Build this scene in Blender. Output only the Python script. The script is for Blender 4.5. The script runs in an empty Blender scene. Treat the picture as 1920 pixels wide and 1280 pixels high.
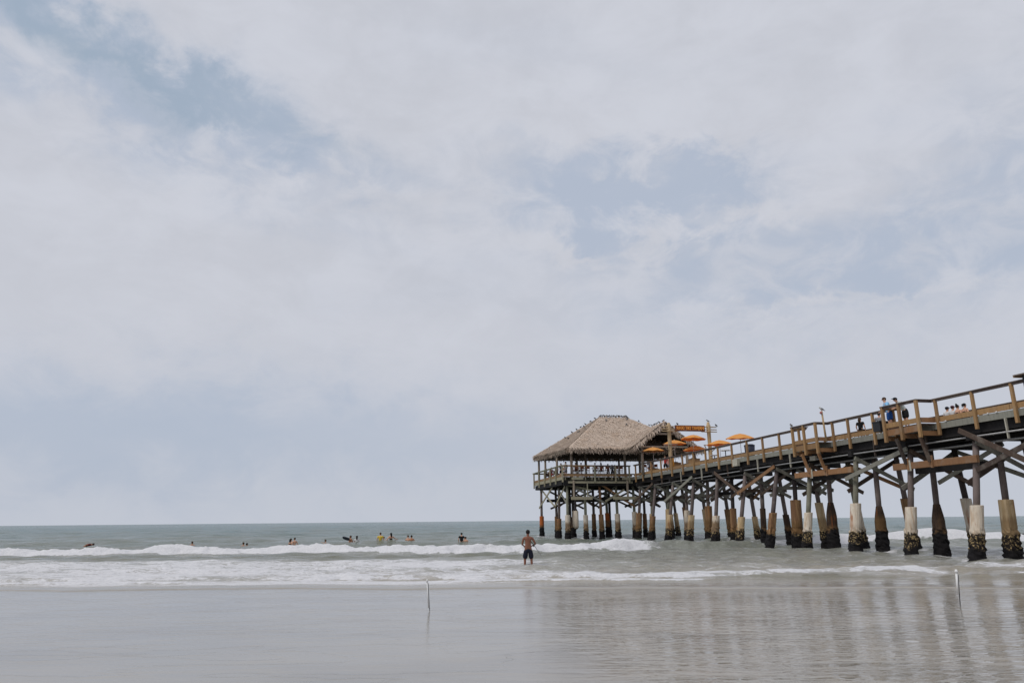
import bpy, bmesh, math, random
import numpy as np
from mathutils import Vector, Matrix
random.seed(7); rng = np.random.default_rng(7)
S = bpy.context.scene
COL = S.collection
R = math.radians

# ------------------------------------------------------------------ camera
cam_d = bpy.data.cameras.new("camera")
cam = bpy.data.objects.new("camera", cam_d); COL.objects.link(cam)
EYE = 1.9
cam.location = (0, 0, EYE)
cam_d.sensor_fit = 'HORIZONTAL'; cam_d.sensor_width = 36.0
cam_d.lens = 36.0 * 1333.0 / 1920.0
cam_d.clip_start = 0.1; cam_d.clip_end = 60000
PITCH = math.atan(335.7 / 1333.0); ROLL = math.atan(9.25 / 960.0)
cam.matrix_world = Matrix.Translation((0, 0, EYE)) @ Matrix.Rotation(math.pi/2 + PITCH, 4, 'X') @ Matrix.Rotation(-ROLL, 4, 'Z')
S.camera = cam
S.render.resolution_x = 1024; S.render.resolution_y = 682

# ------------------------------------------------------------------ view
S.view_settings.view_transform = 'Standard'
S.view_settings.look = 'None'
S.view_settings.exposure = 0.0
S.view_settings.gamma = 1.0

# ------------------------------------------------------------------ node helpers
def N(nt, t, ins=None, **kw):
    n = nt.nodes.new(t)
    for k, v in kw.items(): setattr(n, k, v)
    for k, v in (ins or {}).items():
        if hasattr(v, 'is_output') or isinstance(v, bpy.types.NodeSocket): nt.links.new(v, n.inputs[k])
        else: n.inputs[k].default_value = v
    return n
def M(nt, op, a, b=None, c=None, clamp=False):
    n = nt.nodes.new('ShaderNodeMath'); n.operation = op; n.use_clamp = clamp
    for i, v in enumerate((a, b, c)):
        if v is None: continue
        if isinstance(v, bpy.types.NodeSocket): nt.links.new(v, n.inputs[i])
        else: n.inputs[i].default_value = v
    return n.outputs[0]
def SM(nt, x, a, b, lo=0.0, hi=1.0):
    n = N(nt, 'ShaderNodeMapRange', {'Value': x, 'From Min': a, 'From Max': b, 'To Min': lo, 'To Max': hi}, interpolation_type='SMOOTHSTEP')
    return n.outputs[0]
def MIX(nt, f, a, b, mode='MIX'):
    n = nt.nodes.new('ShaderNodeMix'); n.data_type = 'RGBA'; n.blend_type = mode
    for i, v in ((0, f), (6, a), (7, b)):
        if isinstance(v, bpy.types.NodeSocket): nt.links.new(v, n.inputs[i])
        elif i == 0: n.inputs[0].default_value = v
        else: n.inputs[i].default_value = (*v, 1) if len(v) == 3 else v
    return n.outputs[2]
def NOISE(nt, vec, scale, detail=4, rough=0.55, dist=0.0):
    n = N(nt, 'ShaderNodeTexNoise', {'Scale': scale, 'Detail': detail, 'Roughness': rough, 'Distortion': dist})
    if vec is not None: nt.links.new(vec, n.inputs['Vector'])
    return n.outputs['Fac']
def VMUL(nt, v, s):
    n = N(nt, 'ShaderNodeVectorMath', operation='MULTIPLY'); nt.links.new(v, n.inputs[0]); n.inputs[1].default_value = s
    return n.outputs[0]

# ------------------------------------------------------------------ world: hazy sky with a broken veil of cloud
w = bpy.data.worlds.new("World"); S.world = w; w.use_nodes = True
nt = w.node_tree; nt.nodes.clear()
SUN_EL, SUN_AZ = 55.0, 238.0     # azimuth clockwise from +Y: behind the camera, to the left
sky = N(nt, 'ShaderNodeTexSky', sky_type='NISHITA', sun_disc=False, sun_elevation=R(SUN_EL), sun_rotation=R(SUN_AZ),
        air_density=1.2, dust_density=3.0, ozone_density=2.0)
skyc = N(nt, 'ShaderNodeVectorMath', {0: sky.outputs[0]}, operation='SCALE'); skyc.inputs['Scale'].default_value = 0.10
tc = N(nt, 'ShaderNodeTexCoord'); d = tc.outputs['Generated']
sep = N(nt, 'ShaderNodeSeparateXYZ', {0: d}); dx, dy, dz = sep.outputs
az = M(nt, 'ARCTAN2', dx, dy); el = M(nt, 'ARCSINE', dz)
# cloud layer seen in perspective: a flat sheet far overhead
zz = M(nt, 'MAXIMUM', M(nt, 'ADD', dz, 0.10), 0.05)
pl = N(nt, 'ShaderNodeCombineXYZ', {0: M(nt, 'DIVIDE', dx, zz), 1: M(nt, 'DIVIDE', dy, zz), 2: 0.0}).outputs[0]
dn = VMUL(nt, d, (1.0, 1.0, 2.2))
n_big = NOISE(nt, dn, 2.2, 4, 0.5, 0.3)
n_mid = NOISE(nt, dn, 5.5, 7, 0.58, 0.5)
n_fine = NOISE(nt, VMUL(nt, d, (1.0, 1.0, 1.6)), 13.0, 7, 0.62, 0.5)
# organic warp for the open patches
wa = M(nt, 'MULTIPLY', M(nt, 'SUBTRACT', n_mid, 0.5), 0.26)
wb = M(nt, 'MULTIPLY', M(nt, 'SUBTRACT', NOISE(nt, VMUL(nt, d, (1.2, 1.0, 1.6)), 9.0, 7, 0.62, 0.4), 0.5), 0.18)
azw = M(nt, 'ADD', az, wa); elw = M(nt, 'ADD', el, wb)
def patch(a0, e0, ra, re, tilt, amt):
    ca, sa = math.cos(tilt), math.sin(tilt)
    da = M(nt, 'SUBTRACT', azw, a0); de = M(nt, 'SUBTRACT', elw, e0)
    p = M(nt, 'DIVIDE', M(nt, 'ADD', M(nt, 'MULTIPLY', da, ca), M(nt, 'MULTIPLY', de, sa)), ra)
    q = M(nt, 'DIVIDE', M(nt, 'SUBTRACT', M(nt, 'MULTIPLY', de, ca), M(nt, 'MULTIPLY', da, sa)), re)
    r2 = M(nt, 'ADD', M(nt, 'MULTIPLY', p, p), M(nt, 'MULTIPLY', q, q))
    return M(nt, 'MULTIPLY', M(nt, 'EXPONENT', M(nt, 'MULTIPLY', r2, -1.0)), amt)
gaps = None
for a in ((-0.62, 0.560, 0.30, 0.038, -0.20, 0.85), (-0.60, 0.50, 0.20, 0.07, -0.2, 0.45), (-0.34, 0.485, 0.22, 0.065, -0.25, 0.55), (0.16, 0.445, 0.19, 0.085, -0.12, 1.0),
          (0.27, 0.42, 0.12, 0.06, 0.0, 0.5), (0.50, 0.30, 0.34, 0.075, 0.03, 0.80), (-0.52, 0.12, 0.40, 0.075, 0.0, 0.75), (0.10, 0.10, 0.8, 0.08, 0.0, 0.45), (0.70, 0.40, 0.16, 0.12, 0.1, 0.4)):
    g = patch(*a); gaps = g if gaps is None else M(nt, 'ADD', gaps, g)
puff = None   # bright scraps floating in front of the openings
for a in ((0.27, 0.487, 0.065, 0.022, 0.15, 0.9), (0.34, 0.395, 0.12, 0.020, 0.10, 0.9), (0.10, 0.372, 0.08, 0.014, 0.0, 0.8), (0.20, 0.540, 0.20, 0.022, -0.1, 0.8), (-0.50, 0.520, 0.14, 0.014, -0.2, 0.5), (-0.20, 0.43, 0.16, 0.02, -0.2, 0.4), (0.45, 0.262, 0.16, 0.012, 0.02, 0.6)):
    g = patch(*a); puff = g if puff is None else M(nt, 'ADD', puff, g)
fade = SM(nt, el, 0.05, 0.40)
gaps = M(nt, 'MULTIPLY', gaps, M(nt, 'ADD', 0.88, M(nt, 'MULTIPLY', SM(nt, n_fine, 0.34, 0.66, 0.45, -0.48), fade)))
open_ = M(nt, 'ADD', gaps, SM(nt, n_big, 0.50, 0.75, 0.0, 0.25), clamp=True)
open_ = M(nt, 'SUBTRACT', open_, M(nt, 'MULTIPLY', puff, 0.7), clamp=True)
open_ = M(nt, "ADD", M(nt, "MULTIPLY", open_, 0.42), SM(nt, open_, 0.05, 0.95, 0.0, 0.44))
deep = M(nt, 'ADD', patch(-0.70, 0.575, 0.26, 0.030, -0.18, 0.68), patch(-0.45, 0.535, 0.16, 0.022, -0.2, 0.38), clamp=True)
fade = SM(nt, el, 0.05, 0.40)
lum = M(nt, 'ADD', 1.0, M(nt, 'MULTIPLY', SM(nt, M(nt, 'ADD', M(nt, 'MULTIPLY', n_mid, 0.6), M(nt, 'MULTIPLY', n_fine, 0.4)), 0.34, 0.66, -0.055, 0.045), fade))
cl = N(nt, 'ShaderNodeVectorMath', {0: (0.580, 0.600, 0.664)}, operation='SCALE'); nt.links.new(lum, cl.inputs['Scale'])
cloud = MIX(nt, SM(nt, el, 0.0, 0.20, 0.6, 0.0), cl.outputs[0], (0.505, 0.545, 0.620))
mixb = MIX(nt, 0.06, (0.435, 0.498, 0.612), skyc.outputs[0])
skyfin = MIX(nt, open_, cloud, mixb)
skyfin = MIX(nt, deep, skyfin, MIX(nt, 0.15, (0.33, 0.42, 0.52), skyc.outputs[0]))
bg = N(nt, 'ShaderNodeBackground', {'Color': skyfin, 'Strength': 1.0})
out = N(nt, 'ShaderNodeOutputWorld', {0: bg.outputs[0]})

# ------------------------------------------------------------------ sun behind thin cloud
sd = bpy.data.lights.new("sun", 'SUN'); sd.energy = 1.5; sd.angle = R(12); sd.color = (1.0, 0.95, 0.88)
sun = bpy.data.objects.new("sun", sd); COL.objects.link(sun)
sdir = Vector((math.sin(R(SUN_AZ))*math.cos(R(SUN_EL)), math.cos(R(SUN_AZ))*math.cos(R(SUN_EL)), math.sin(R(SUN_EL))))
sun.rotation_euler = sdir.to_track_quat('Z', 'Y').to_euler(); sun.location = (0, -20, 60)

# ------------------------------------------------------------------ materials
def mat(name):
    m = bpy.data.materials.new(name); m.use_nodes = True
    t = m.node_tree; t.nodes.clear()
    b = N(t, 'ShaderNodeBsdfPrincipled'); o = N(t, 'ShaderNodeOutputMaterial', {0: b.outputs[0]})
    return m, t, b
def wood(name, c1, c2, rough=0.75, streak=(9, 9, 1.2), dark=0.35):
    """weathered timber: two tones varied per piece, with streaks and blotches"""
    m, t, b = mat(name)
    oi = N(t, 'ShaderNodeObjectInfo'); g = N(t, 'ShaderNodeNewGeometry')
    base = MIX(t, oi.outputs['Random'], c1, c2)
    n1 = NOISE(t, VMUL(t, g.outputs['Position'], streak), 1.0, 5, 0.6)
    n2 = NOISE(t, g.outputs['Position'], 1.7, 4, 0.6)
    c = MIX(t, SM(t, n1, 0.35, 0.75, 0.0, dark), base, (c1[0]*0.35, c1[1]*0.33, c1[2]*0.33))
    c = MIX(t, SM(t, n2, 0.50, 0.75, 0.0, 0.35), c, (0.30, 0.28, 0.24) if c1[0] > 0.1 else (0.05, 0.045, 0.04))
    t.links.new(c, b.inputs['Base Color']); b.inputs['Roughness'].default_value = rough
    b.inputs['Specular IOR Level'].default_value = 0.25
    bp = N(t, 'ShaderNodeBump', {'Height': n1, 'Strength': 0.3, 'Distance': 0.01}); t.links.new(bp.outputs[0], b.inputs['Normal'])
    return m
def plain(name, c, rough=0.7, var=0.12, scale=6.0, spec=0.3, metal=0.0):
    m, t, b = mat(name)
    g = N(t, 'ShaderNodeNewGeometry'); n = NOISE(t, g.outputs['Position'], scale, 4, 0.6)
    col = MIX(t, SM(t, n, 0.3, 0.7), tuple(x*(1-var) for x in c), tuple(min(1, x*(1+var)) for x in c))
    t.links.new(col, b.inputs['Base Color']); b.inputs['Roughness'].default_value = rough
    b.inputs['Specular IOR Level'].default_value = spec; b.inputs['Metallic'].default_value = metal
    return m
LUMBER = wood('new_lumber', (0.41, 0.25, 0.115), (0.27, 0.165, 0.085))
ORANGE_WOOD = wood('reddish_lumber', (0.36, 0.19, 0.09), (0.25, 0.135, 0.07))
GREEN_WOOD = wood('greenish_lumber', (0.33, 0.32, 0.23), (0.37, 0.33, 0.23))
RAILGREY = wood('weathered_rail', (0.20, 0.16, 0.14), (0.13, 0.10, 0.092))
FASCIA = wood('grey_fascia', (0.27, 0.27, 0.23), (0.20, 0.20, 0.18))
TARRED = wood('tarred_timber', (0.026, 0.023, 0.023), (0.016, 0.016, 0.018), 0.8)
BRACE_G = wood('grey_brace', (0.30, 0.30, 0.25), (0.20, 0.19, 0.165))
BRACE_B = wood('brown_brace', (0.12, 0.08, 0.058), (0.055, 0.043, 0.04))
PILE_P = wood('grey_pile', (0.20, 0.16, 0.148), (0.115, 0.092, 0.09), streak=(9, 9, .7))
PILE_G = wood('green_pile', (0.27, 0.27, 0.20), (0.20, 0.19, 0.15), streak=(9, 9, .7))
PILE_D = wood('dark_pile', (0.07, 0.055, 0.055), (0.05, 0.042, 0.045), streak=(9, 9, .7))
BAMBOO = wood('bamboo', (0.52, 0.37, 0.20), (0.45, 0.33, 0.2), 0.6)
POSTW = wood('pavilion_post', (0.36, 0.30, 0.24), (0.30, 0.24, 0.19))
SIGNRED = wood('sign_board', (0.17, 0.055, 0.03), (0.17, 0.055, 0.03), dark=0.2)
LETTER = plain('sign_letter', (0.85, 0.36, 0.08), 0.6)
def sleeve_mat(name, c, c2, z_dark, z_band, drip=0.5, tide=0.88):
    """concrete jacket: clean or stained top, barnacle band with pale shells, black wet foot"""
    m, t, b = mat(name)
    g = N(t, 'ShaderNodeNewGeometry'); P_ = g.outputs['Position']
    z = N(t, 'ShaderNodeSeparateXYZ', {0: P_}).outputs[2]
    st = NOISE(t, VMUL(t, P_, (6, 6, 0.5)), 1.0, 5, 0.65)
    bl = NOISE(t, P_, 2.3, 5, 0.6)
    sh = NOISE(t, P_, 6.5, 5, 0.7)
    col = MIX(t, SM(t, st, 0.40, 0.72, 0.0, drip), c, c2)
    col = MIX(t, SM(t, bl, 0.55, 0.75, 0.0, 0.5), col, tuple(x*0.6 for x in c))
    rust = NOISE(t, VMUL(t, P_, (3.1, 3.1, 0.35)), 1.0, 4, 0.6)
    col = MIX(t, SM(t, rust, 0.58, 0.70, 0.0, 0.8), col, (0.33, 0.105, 0.03))
    rnd = N(t, 'ShaderNodeObjectInfo').outputs['Random']
    zt = M(t, 'SUBTRACT', M(t, 'ADD', z, M(t, 'MULTIPLY', M(t, 'SUBTRACT', st, 0.5), 1.1)), M(t, 'MULTIPLY', rnd, 1.0))
    stain = MIX(t, bl, (0.22, 0.125, 0.05), (0.09, 0.055, 0.03))
    col = MIX(t, SM(t, zt, 0.75, 1.15, tide, 0.0), col, stain)
    zb = M(t, 'ADD', z, M(t, 'MULTIPLY', M(t, 'SUBTRACT', sh, 0.5), 0.9))
    shell = MIX(t, SM(t, NOISE(t, P_, 9.0, 4, 0.75), 0.52, 0.60), (0.016, 0.013, 0.012), (0.46, 0.34, 0.17))
    col = MIX(t, SM(t, zb, z_band, z_band + 0.10, 1.0, 0.0), col, shell)
    zc = M(t, 'ADD', z, M(t, 'MULTIPLY', M(t, 'SUBTRACT', bl, 0.5), 1.0))
    col = MIX(t, SM(t, zc, z_dark, z_dark + 0.25, 1.0, 0.0), col, (0.012, 0.011, 0.012))
    t.links.new(col, b.inputs['Base Color']); b.inputs['Roughness'].default_value = 0.8; b.inputs['Specular IOR Level'].default_value = 0.15
    bp = N(t, 'ShaderNodeBump', {'Height': sh, 'Strength': 0.6, 'Distance': 0.05}); t.links.new(bp.outputs[0], b.inputs['Normal'])
    return m
SL_WHITE = sleeve_mat('white_jacket', (0.70, 0.63, 0.53), (0.46, 0.31, 0.18), 0.25, 1.0, 0.75, 0.30)
SL_STAINED = sleeve_mat('stained_jacket', (0.70, 0.63, 0.53), (0.46, 0.31, 0.18), 0.55, 0.8, 0.75)
SL_TAN = sleeve_mat('tan_jacket', (0.47, 0.34, 0.19), (0.66, 0.54, 0.38), 0.30, 0.95, 0.7, 0.6)
SL_BROWN = sleeve_mat('brown_jacket', (0.19, 0.105, 0.058), (0.40, 0.26, 0.13), 0.60, 0.75, 0.8)
SL_DARK = sleeve_mat('dark_jacket', (0.045, 0.030, 0.024), (0.15, 0.095, 0.05), 0.95, 0.6, 0.5)
SL_ORANGE = sleeve_mat('orange_jacket', (0.46, 0.10, 0.025), (0.42, 0.20, 0.06), 0.95, 0.9, 0.5)

def thatch_mat():
    m, t, b = mat('thatch')
    g = N(t, 'ShaderNodeNewGeometry')
    ri = g.outputs['Random Per Island']
    c = MIX(t, ri, (0.48, 0.39, 0.32), (0.59, 0.485, 0.40))
    n = NOISE(t, g.outputs['Position'], 0.9, 5, 0.6)
    c = MIX(t, SM(t, n, 0.48, 0.72, 0.0, 0.5), c, (0.46, 0.33, 0.23))
    t.links.new(c, b.inputs['Base Color']); b.inputs['Roughness'].default_value = 0.95
    b.inputs['Specular IOR Level'].default_value = 0.05
    return m
THATCH = thatch_mat()
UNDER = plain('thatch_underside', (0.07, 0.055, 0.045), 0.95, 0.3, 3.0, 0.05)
UMB = None
def umb_mat():
    m, t, b = mat('orange_canvas')
    n = NOISE(t, N(t, 'ShaderNodeNewGeometry').outputs['Position'], 3.0, 3)
    c = MIX(t, n, (0.86, 0.44, 0.12), (0.88, 0.50, 0.18))
    dif = N(t, 'ShaderNodeBsdfDiffuse', {'Color': c}); tr = N(t, 'ShaderNodeBsdfTranslucent', {'Color': (0.85, 0.27, 0.02, 1)})
    mx = N(t, 'ShaderNodeMixShader', {0: 0.38, 1: dif.outputs[0], 2: tr.outputs[0]})
    t.nodes.remove(b); o = [n for n in t.nodes if n.type == 'OUTPUT_MATERIAL'][0]; t.links.new(mx.outputs[0], o.inputs[0])
    return m
UMB = umb_mat()
WHITE = plain('white_paint', (0.62, 0.62, 0.60), 0.5)
STEEL = plain('galvanised_steel', (0.35, 0.35, 0.35), 0.45, metal=0.6)
BLACK = plain('black_plastic', (0.02, 0.02, 0.025), 0.5)
NAVYP = plain('navy_plastic', (0.025, 0.03, 0.05), 0.55)
CHAIRRED = plain('brown_sling', (0.25, 0.095, 0.055), 0.8)
PALEBOX = plain('pale_box', (0.45, 0.43, 0.36), 0.6)
PVC = plain('white_pvc', (0.72, 0.72, 0.72), 0.4, 0.05)
GULLW = plain('gull_white', (0.6, 0.6, 0.58), 0.8); GULLG = plain('gull_grey', (0.22, 0.23, 0.25), 0.8)
BIRDB = plain('black_feathers', (0.02, 0.02, 0.022), 0.6); BIRDBR = plain('brown_feathers', (0.10, 0.085, 0.07), 0.8)
BEAK = plain('beak', (0.25, 0.16, 0.04), 0.5)
_mc = {}
def cmat(c, rough=0.8, kind='cloth'):
    k = (tuple(round(x, 3) for x in c), kind)
    if k not in _mc: _mc[k] = plain(kind, c, rough, 0.10, 9.0, 0.2)
    return _mc[k]

# ------------------------------------------------------------------ mesh helpers
class MB:
    def __init__(s): s.v = []; s.f = []
    def add(s, vs, fs):
        o = len(s.v); s.v += [tuple(x) for x in vs]; s.f += [tuple(i + o for i in f) for f in fs]; return s
    def box(s, a, b, jit=0.0):
        (x0, y0, z0), (x1, y1, z1) = a, b
        vs = [(x, y, z) for z in (z0, z1) for y in (y0, y1) for x in (x0, x1)]
        vs = [tuple(c + random.uniform(-jit, jit) for c in v) for v in vs]
        return s.add(vs, [(0, 2, 3, 1), (4, 5, 7, 6), (0, 1, 5, 4), (2, 6, 7, 3), (0, 4, 6, 2), (1, 3, 7, 5)])
    def beam(s, p, q, wd, ht, up=(0, 0, 1), ch=0.0):
        p, q = Vector(p), Vector(q); d = (q - p).normalized(); up = Vector(up)
        if abs(d.dot(up)) > 0.97: up = Vector((0, 1, 0))
        r = d.cross(up).normalized(); u = r.cross(d)
        c = min(wd, ht)*0.12
        prof = [(-wd/2 + c, -ht/2), (wd/2 - c, -ht/2), (wd/2, -ht/2 + c), (wd/2, ht/2 - c), (wd/2 - c, ht/2), (-wd/2 + c, ht/2), (-wd/2, ht/2 - c), (-wd/2, -ht/2 + c)]
        vs = [e + r*a + u*b for e in (p, q) for a, b in prof]
        fs = [(i, (i+1) % 8, 8 + (i+1) % 8, 8 + i) for i in range(8)] + [tuple(range(7, -1, -1)), tuple(range(8, 16))]
        return s.add(vs, fs)
    def tube(s, pts, rad, n=10, wob=0.0, cap=True):
        pts = [Vector(p) for p in pts]; m = len(pts)
        if not hasattr(rad, '__len__'): rad = [rad]*m
        rings = []
        d0 = (pts[-1] - pts[0]).normalized()
        ref = Vector((1, 0, 0)) if abs(d0.x) < 0.9 else Vector((0, 1, 0))
        for i, p in enumerate(pts):
            d = (pts[min(i+1, m-1)] - pts[max(i-1, 0)]).normalized()
            r = d.cross(ref).normalized(); u = r.cross(d)
            rings.append([p + (r*math.cos(2*math.pi*k/n) + u*math.sin(2*math.pi*k/n))*(rad[i]*(1 + random.uniform(-wob, wob))) for k in range(n)])
        vs = [v for r_ in rings for v in r_]
        fs = [(i*n + k, i*n + (k+1) % n, (i+1)*n + (k+1) % n, (i+1)*n + k) for i in range(m-1) for k in range(n)]
        if cap: fs += [tuple(range(n-1, -1, -1)), tuple(range((m-1)*n, m*n))]
        return s.add(vs, fs)
    def ball(s, c, r, seg=10, rings=7, rot=None):
        if not hasattr(r, '__len__'): r = (r, r, r)
        vs = []; fs = []
        rm = rot or Matrix.Identity(3)
        for i in range(rings + 1):
            th = math.pi*i/rings
            for k in range(seg):
                ph = 2*math.pi*k/seg
                vs.append(Vector(c) + rm @ Vector((r[0]*math.sin(th)*math.cos(ph), r[1]*math.sin(th)*math.sin(ph), r[2]*math.cos(th))))
        for i in range(rings):
            for k in range(seg): fs.append((i*seg + k, (i+1)*seg + k, (i+1)*seg + (k+1) % seg, i*seg + (k+1) % seg))
        return s.add(vs, fs)
    def build(s, name, m, parent=None, smooth=False):
        me = bpy.data.meshes.new(name); me.from_pydata(s.v, [], s.f); me.validate(); me.update()
        if m is not None:
            for x in (m if isinstance(m, (list, tuple)) else [m]): me.materials.append(x)
        if smooth:
            for p in me.polygons: p.use_smooth = True
        o = bpy.data.objects.new(name, me); COL.objects.link(o)
        if parent: o.parent = parent
        return o
def tag(o, label, cat, group=None):
    o['label'] = label; o['category'] = cat
    if group: o['group'] = group
    return o
def empty(name, loc=(0, 0, 0), rz=0.0, label=None, cat=None, group=None):
    o = bpy.data.objects.new(name, None); COL.objects.link(o); o.location = loc; o.rotation_euler = (0, 0, rz); o.empty_display_size = 0.2
    if label: tag(o, label, cat, group)
    return o
def dup(root, loc, rz, label, group=None, cat=None):
    r = root.copy(); COL.objects.link(r); r.location = loc; r.rotation_euler = (0, 0, rz); r['label'] = label
    if group: r['group'] = group
    if cat: r['category'] = cat
    for ch in [c for c in bpy.data.objects if c.parent == root]:
        c = ch.copy(); COL.objects.link(c); c.parent = r
        for g in [x for x in bpy.data.objects if x.parent == ch]:
            e = g.copy(); COL.objects.link(e); e.parent = c
    return r

# noise for the displaced meshes
def vnoise(x, y, seed=0):
    xi = np.floor(x).astype(np.int64); yi = np.floor(y).astype(np.int64); fx = x - xi; fy = y - yi
    fx = fx*fx*(3 - 2*fx); fy = fy*fy*(3 - 2*fy)
    def h(a, b):
        n = (a*374761393 + b*668265263 + seed*974634777) & 0x7fffffff
        n = ((n ^ (n >> 13))*1274126177) & 0x7fffffff
        return ((n ^ (n >> 16)) & 0xffff)/65535.0
    return (h(xi, yi)*(1-fx) + h(xi+1, yi)*fx)*(1-fy) + (h(xi, yi+1)*(1-fx) + h(xi+1, yi+1)*fx)*fy
def fbm(x, y, seed=0, oct=4, gain=0.5):
    a = 1.0; s = 0; t = 0
    for i in range(oct): s = s + a*vnoise(x*2**i, y*2**i, seed + i); t += a; a *= gain
    return s/t
def sstep(a, b, x):
    t = np.clip((x - a)/(b - a), 0, 1); return t*t*(3 - 2*t)

# ================================================================== THE SETTING
# ---- the sea: one sheet from the swash line to the horizon
SW_X = [-40, -15.5, -11.5, -7.7, -5.4, -3.3, 0, 2, 4.3, 7.1, 10.9, 13.7, 20, 45]
SW_Y = [23.6, 22.55, 22.31, 22.26, 22.0, 21.85, 21.64, 21.45, 21.35, 21.05, 20.82, 20.3, 19.8, 18]
def swash(X): return np.interp(X, SW_X, SW_Y) - 0.25 + 0.75*(fbm(X*0.30, X*0 + 3.3, 5, 4) - 0.5) + 0.22*np.abs(np.sin(X*0.31 + 1)) + 0.12*(fbm(X*2.2, X*0 + 1.3, 6, 3) - 0.5)
def build_sea():
    us = np.linspace(-1.35, 1.45, 860)
    w1 = np.concatenate([[0, 0.03, 0.07, 0.12], np.arange(0.2, 33, 0.105)])
    w2 = [w1[-1]]
    while w2[-1] < 9000: w2.append(w2[-1] + max(0.12, 0.0055*(w2[-1] + 21)*1.0 if w2[-1] < 400 else 0.03*w2[-1]))
    ws = np.concatenate([w1, w2[1:]])
    Wg, Ug = np.meshgrid(ws, us, indexing='ij')
    X = Ug*(21.3 + Wg); Y = swash(np.clip(X, -60, 60)) + Wg
    for _ in range(2): X = Ug*Y; Y = swash(np.clip(X, -60, 60)) + Wg
    def ridge(px, py, X): return np.interp(X, px, py)
    foam = np.zeros_like(X); Z = np.zeros_like(X)
    def prof(d, wf, wb): return sstep(-0.15*wf, wf, d)*np.where(d > wf, np.exp(-((d - wf)/wb)**2), 1.0)
    xx = X
    # 1 main breaker
    yc = ridge([-60, -35, -25.6, -16.9, -10.7, -5.3, 0, 3.2, 8.2, 13.4, 20, 60], [50.5, 48.6, 48.2, 47.6, 46.0, 45.0, 45.7, 46.2, 48.0, 49.3, 50, 54], X)
    yc = yc*1.095 + 1.6*(fbm(X*0.35, X*0, 11, 3) - 0.5) + 0.6*(fbm(X*1.6, X*0 + 9, 13, 3) - 0.5)
    dd = Y - yc
    amp = 0.46*np.interp(X, [-60, -40, -1.5, 0.8, 2.5, 6, 9, 14, 20, 27, 60], [0.8, 0.9, 0.9, 0.66, 0.75, 0.85, 1.05, 1.1, 0.75, 0.4, 0.3])*(0.62 + 0.75*fbm(X*0.40, X*0 + 2, 17, 4))
    Z += amp*prof(dd, 0.95, 2.3)
    fa = np.interp(X, [-60, -1.2, 0.5, 2.2, 6.0, 8.2, 10.5, 14], [1, 1, 0.70, 1.05, 1.0, 0.9, 0.42, 0.0])*(1 - 0.25*sstep(0.55, 0.75, fbm(X*0.3, Y*0.5 + 7, 23, 3)))
    lump = fbm(X*1.7, Y*1.7, 31, 4)
    # curtain of white water down the face, ragged on both sides
    fmask = fa*sstep(-0.55, 0.1, dd + 0.8*(lump - 0.5))*(1 - sstep(1.7, 3.0, dd + 1.4*(lump - 0.5)))
    foam = np.maximum(foam, (0.95 + 0.40*(fbm(X*1.1, Y*1.8, 38, 4) - 0.3))*fmask)
    Z += fmask*(0.24*(fbm(X*1.5, Y*2.0, 37, 4, 0.6) - 0.45) + 0.20*(fbm(X*3.6, Y*3.6, 39, 3, 0.6) - 0.4))
    foam = np.maximum(foam, fa*0.45*sstep(-5, -0.3, dd)*(1 - sstep(0, 1.0, dd)))
    foam = np.maximum(foam, 0.38*fa*sstep(1.5, 2.5, dd)*(1 - sstep(2.5, 5.0, dd)))
    # 2 inner line of white water
    yc = ridge([-60, -18.3, -13.9, -9.2, -3.9, 0, 4.2, 8.7, 14.2, 18.8, 40], [27, 25.5, 25.7, 25.8, 25.2, 25.3, 25.0, 25.6, 26.8, 27.3, 28], X)
    yc = yc + 0.9*(fbm(X*0.4, X*0 + 4, 41, 3) - 0.5) + 0.35*(fbm(X*1.8, X*0 + 5, 43, 3) - 0.5)
    dd = Y - yc
    br = 0.75 + 0.6*(fbm(X*0.35, X*0 + 1, 47, 2) - 0.5)
    Z += 0.15*br*prof(dd, 0.35, 1.5)
    l2 = fbm(X*2.2, Y*2.2, 53, 4)
    f2 = sstep(-0.25, 0.08, dd + 0.5*(l2 - 0.5))*(1 - sstep(1.3, 3.6, dd + 2.0*(l2 - 0.5)))
    foam = np.maximum(foam, (0.42 + 0.62*fbm(X*0.5, Y*1.2, 57, 3))*br*1.15*f2); Z += 0.10*f2*(l2 - 0.45)
    # small secondary front
    yc2 = yc - 1.55 - 0.9*(fbm(X*0.3, X*0 + 8, 59, 3) - 0.5)
    dd = Y - yc2
    b3 = sstep(0.40, 0.6, fbm(X*0.22, X*0 + 6, 61, 2))
    Z += 0.07*b3*prof(dd, 0.22, 0.7)
    foam = np.maximum(foam, 0.80*b3*sstep(0.0, 0.15, dd)*(1 - sstep(0.25, 1.1, dd)))
    # 3 swash lip
    ww = Wg
    Z += 0.034*prof(ww - 0.05, 0.8, 1.2) + 0.006*sstep(0, 0.3, ww)
    foam = np.maximum(foam, np.interp(X, [-3, 3], [0.72, 0.34])*(0.55 + 0.8*fbm(X*0.35, Y*0.8, 66, 3))*sstep(0.6, 1.4, ww + 0.9*(fbm(X*0.8, Y*0.8, 68, 3) - 0.5))*(1 - sstep(2.6, 4.2, ww)))
    foam = np.maximum(foam, 0.50*sstep(0.0, 0.03, ww)*(1 - sstep(0.05, 0.12, ww))*sstep(0.5, 0.7, fbm(X*0.5, X*0, 67, 3)))
    # lace between the lines
    lace = np.interp(X, [-60, -2, 3, 60], [0.66, 0.66, 0.40, 0.36])*sstep(3.5, 5.5, ww)*(1 - sstep(19, 25, ww))
    foam = np.maximum(foam, lace*(0.72 + 0.55*fbm(X*0.3, Y*0.5, 71, 3)))
    foam = np.maximum(foam, 0.37*sstep(3, 6, ww)*(1 - sstep(40, 55, ww))*np.interp(X, [-3, 4], [0.4, 1]))
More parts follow.
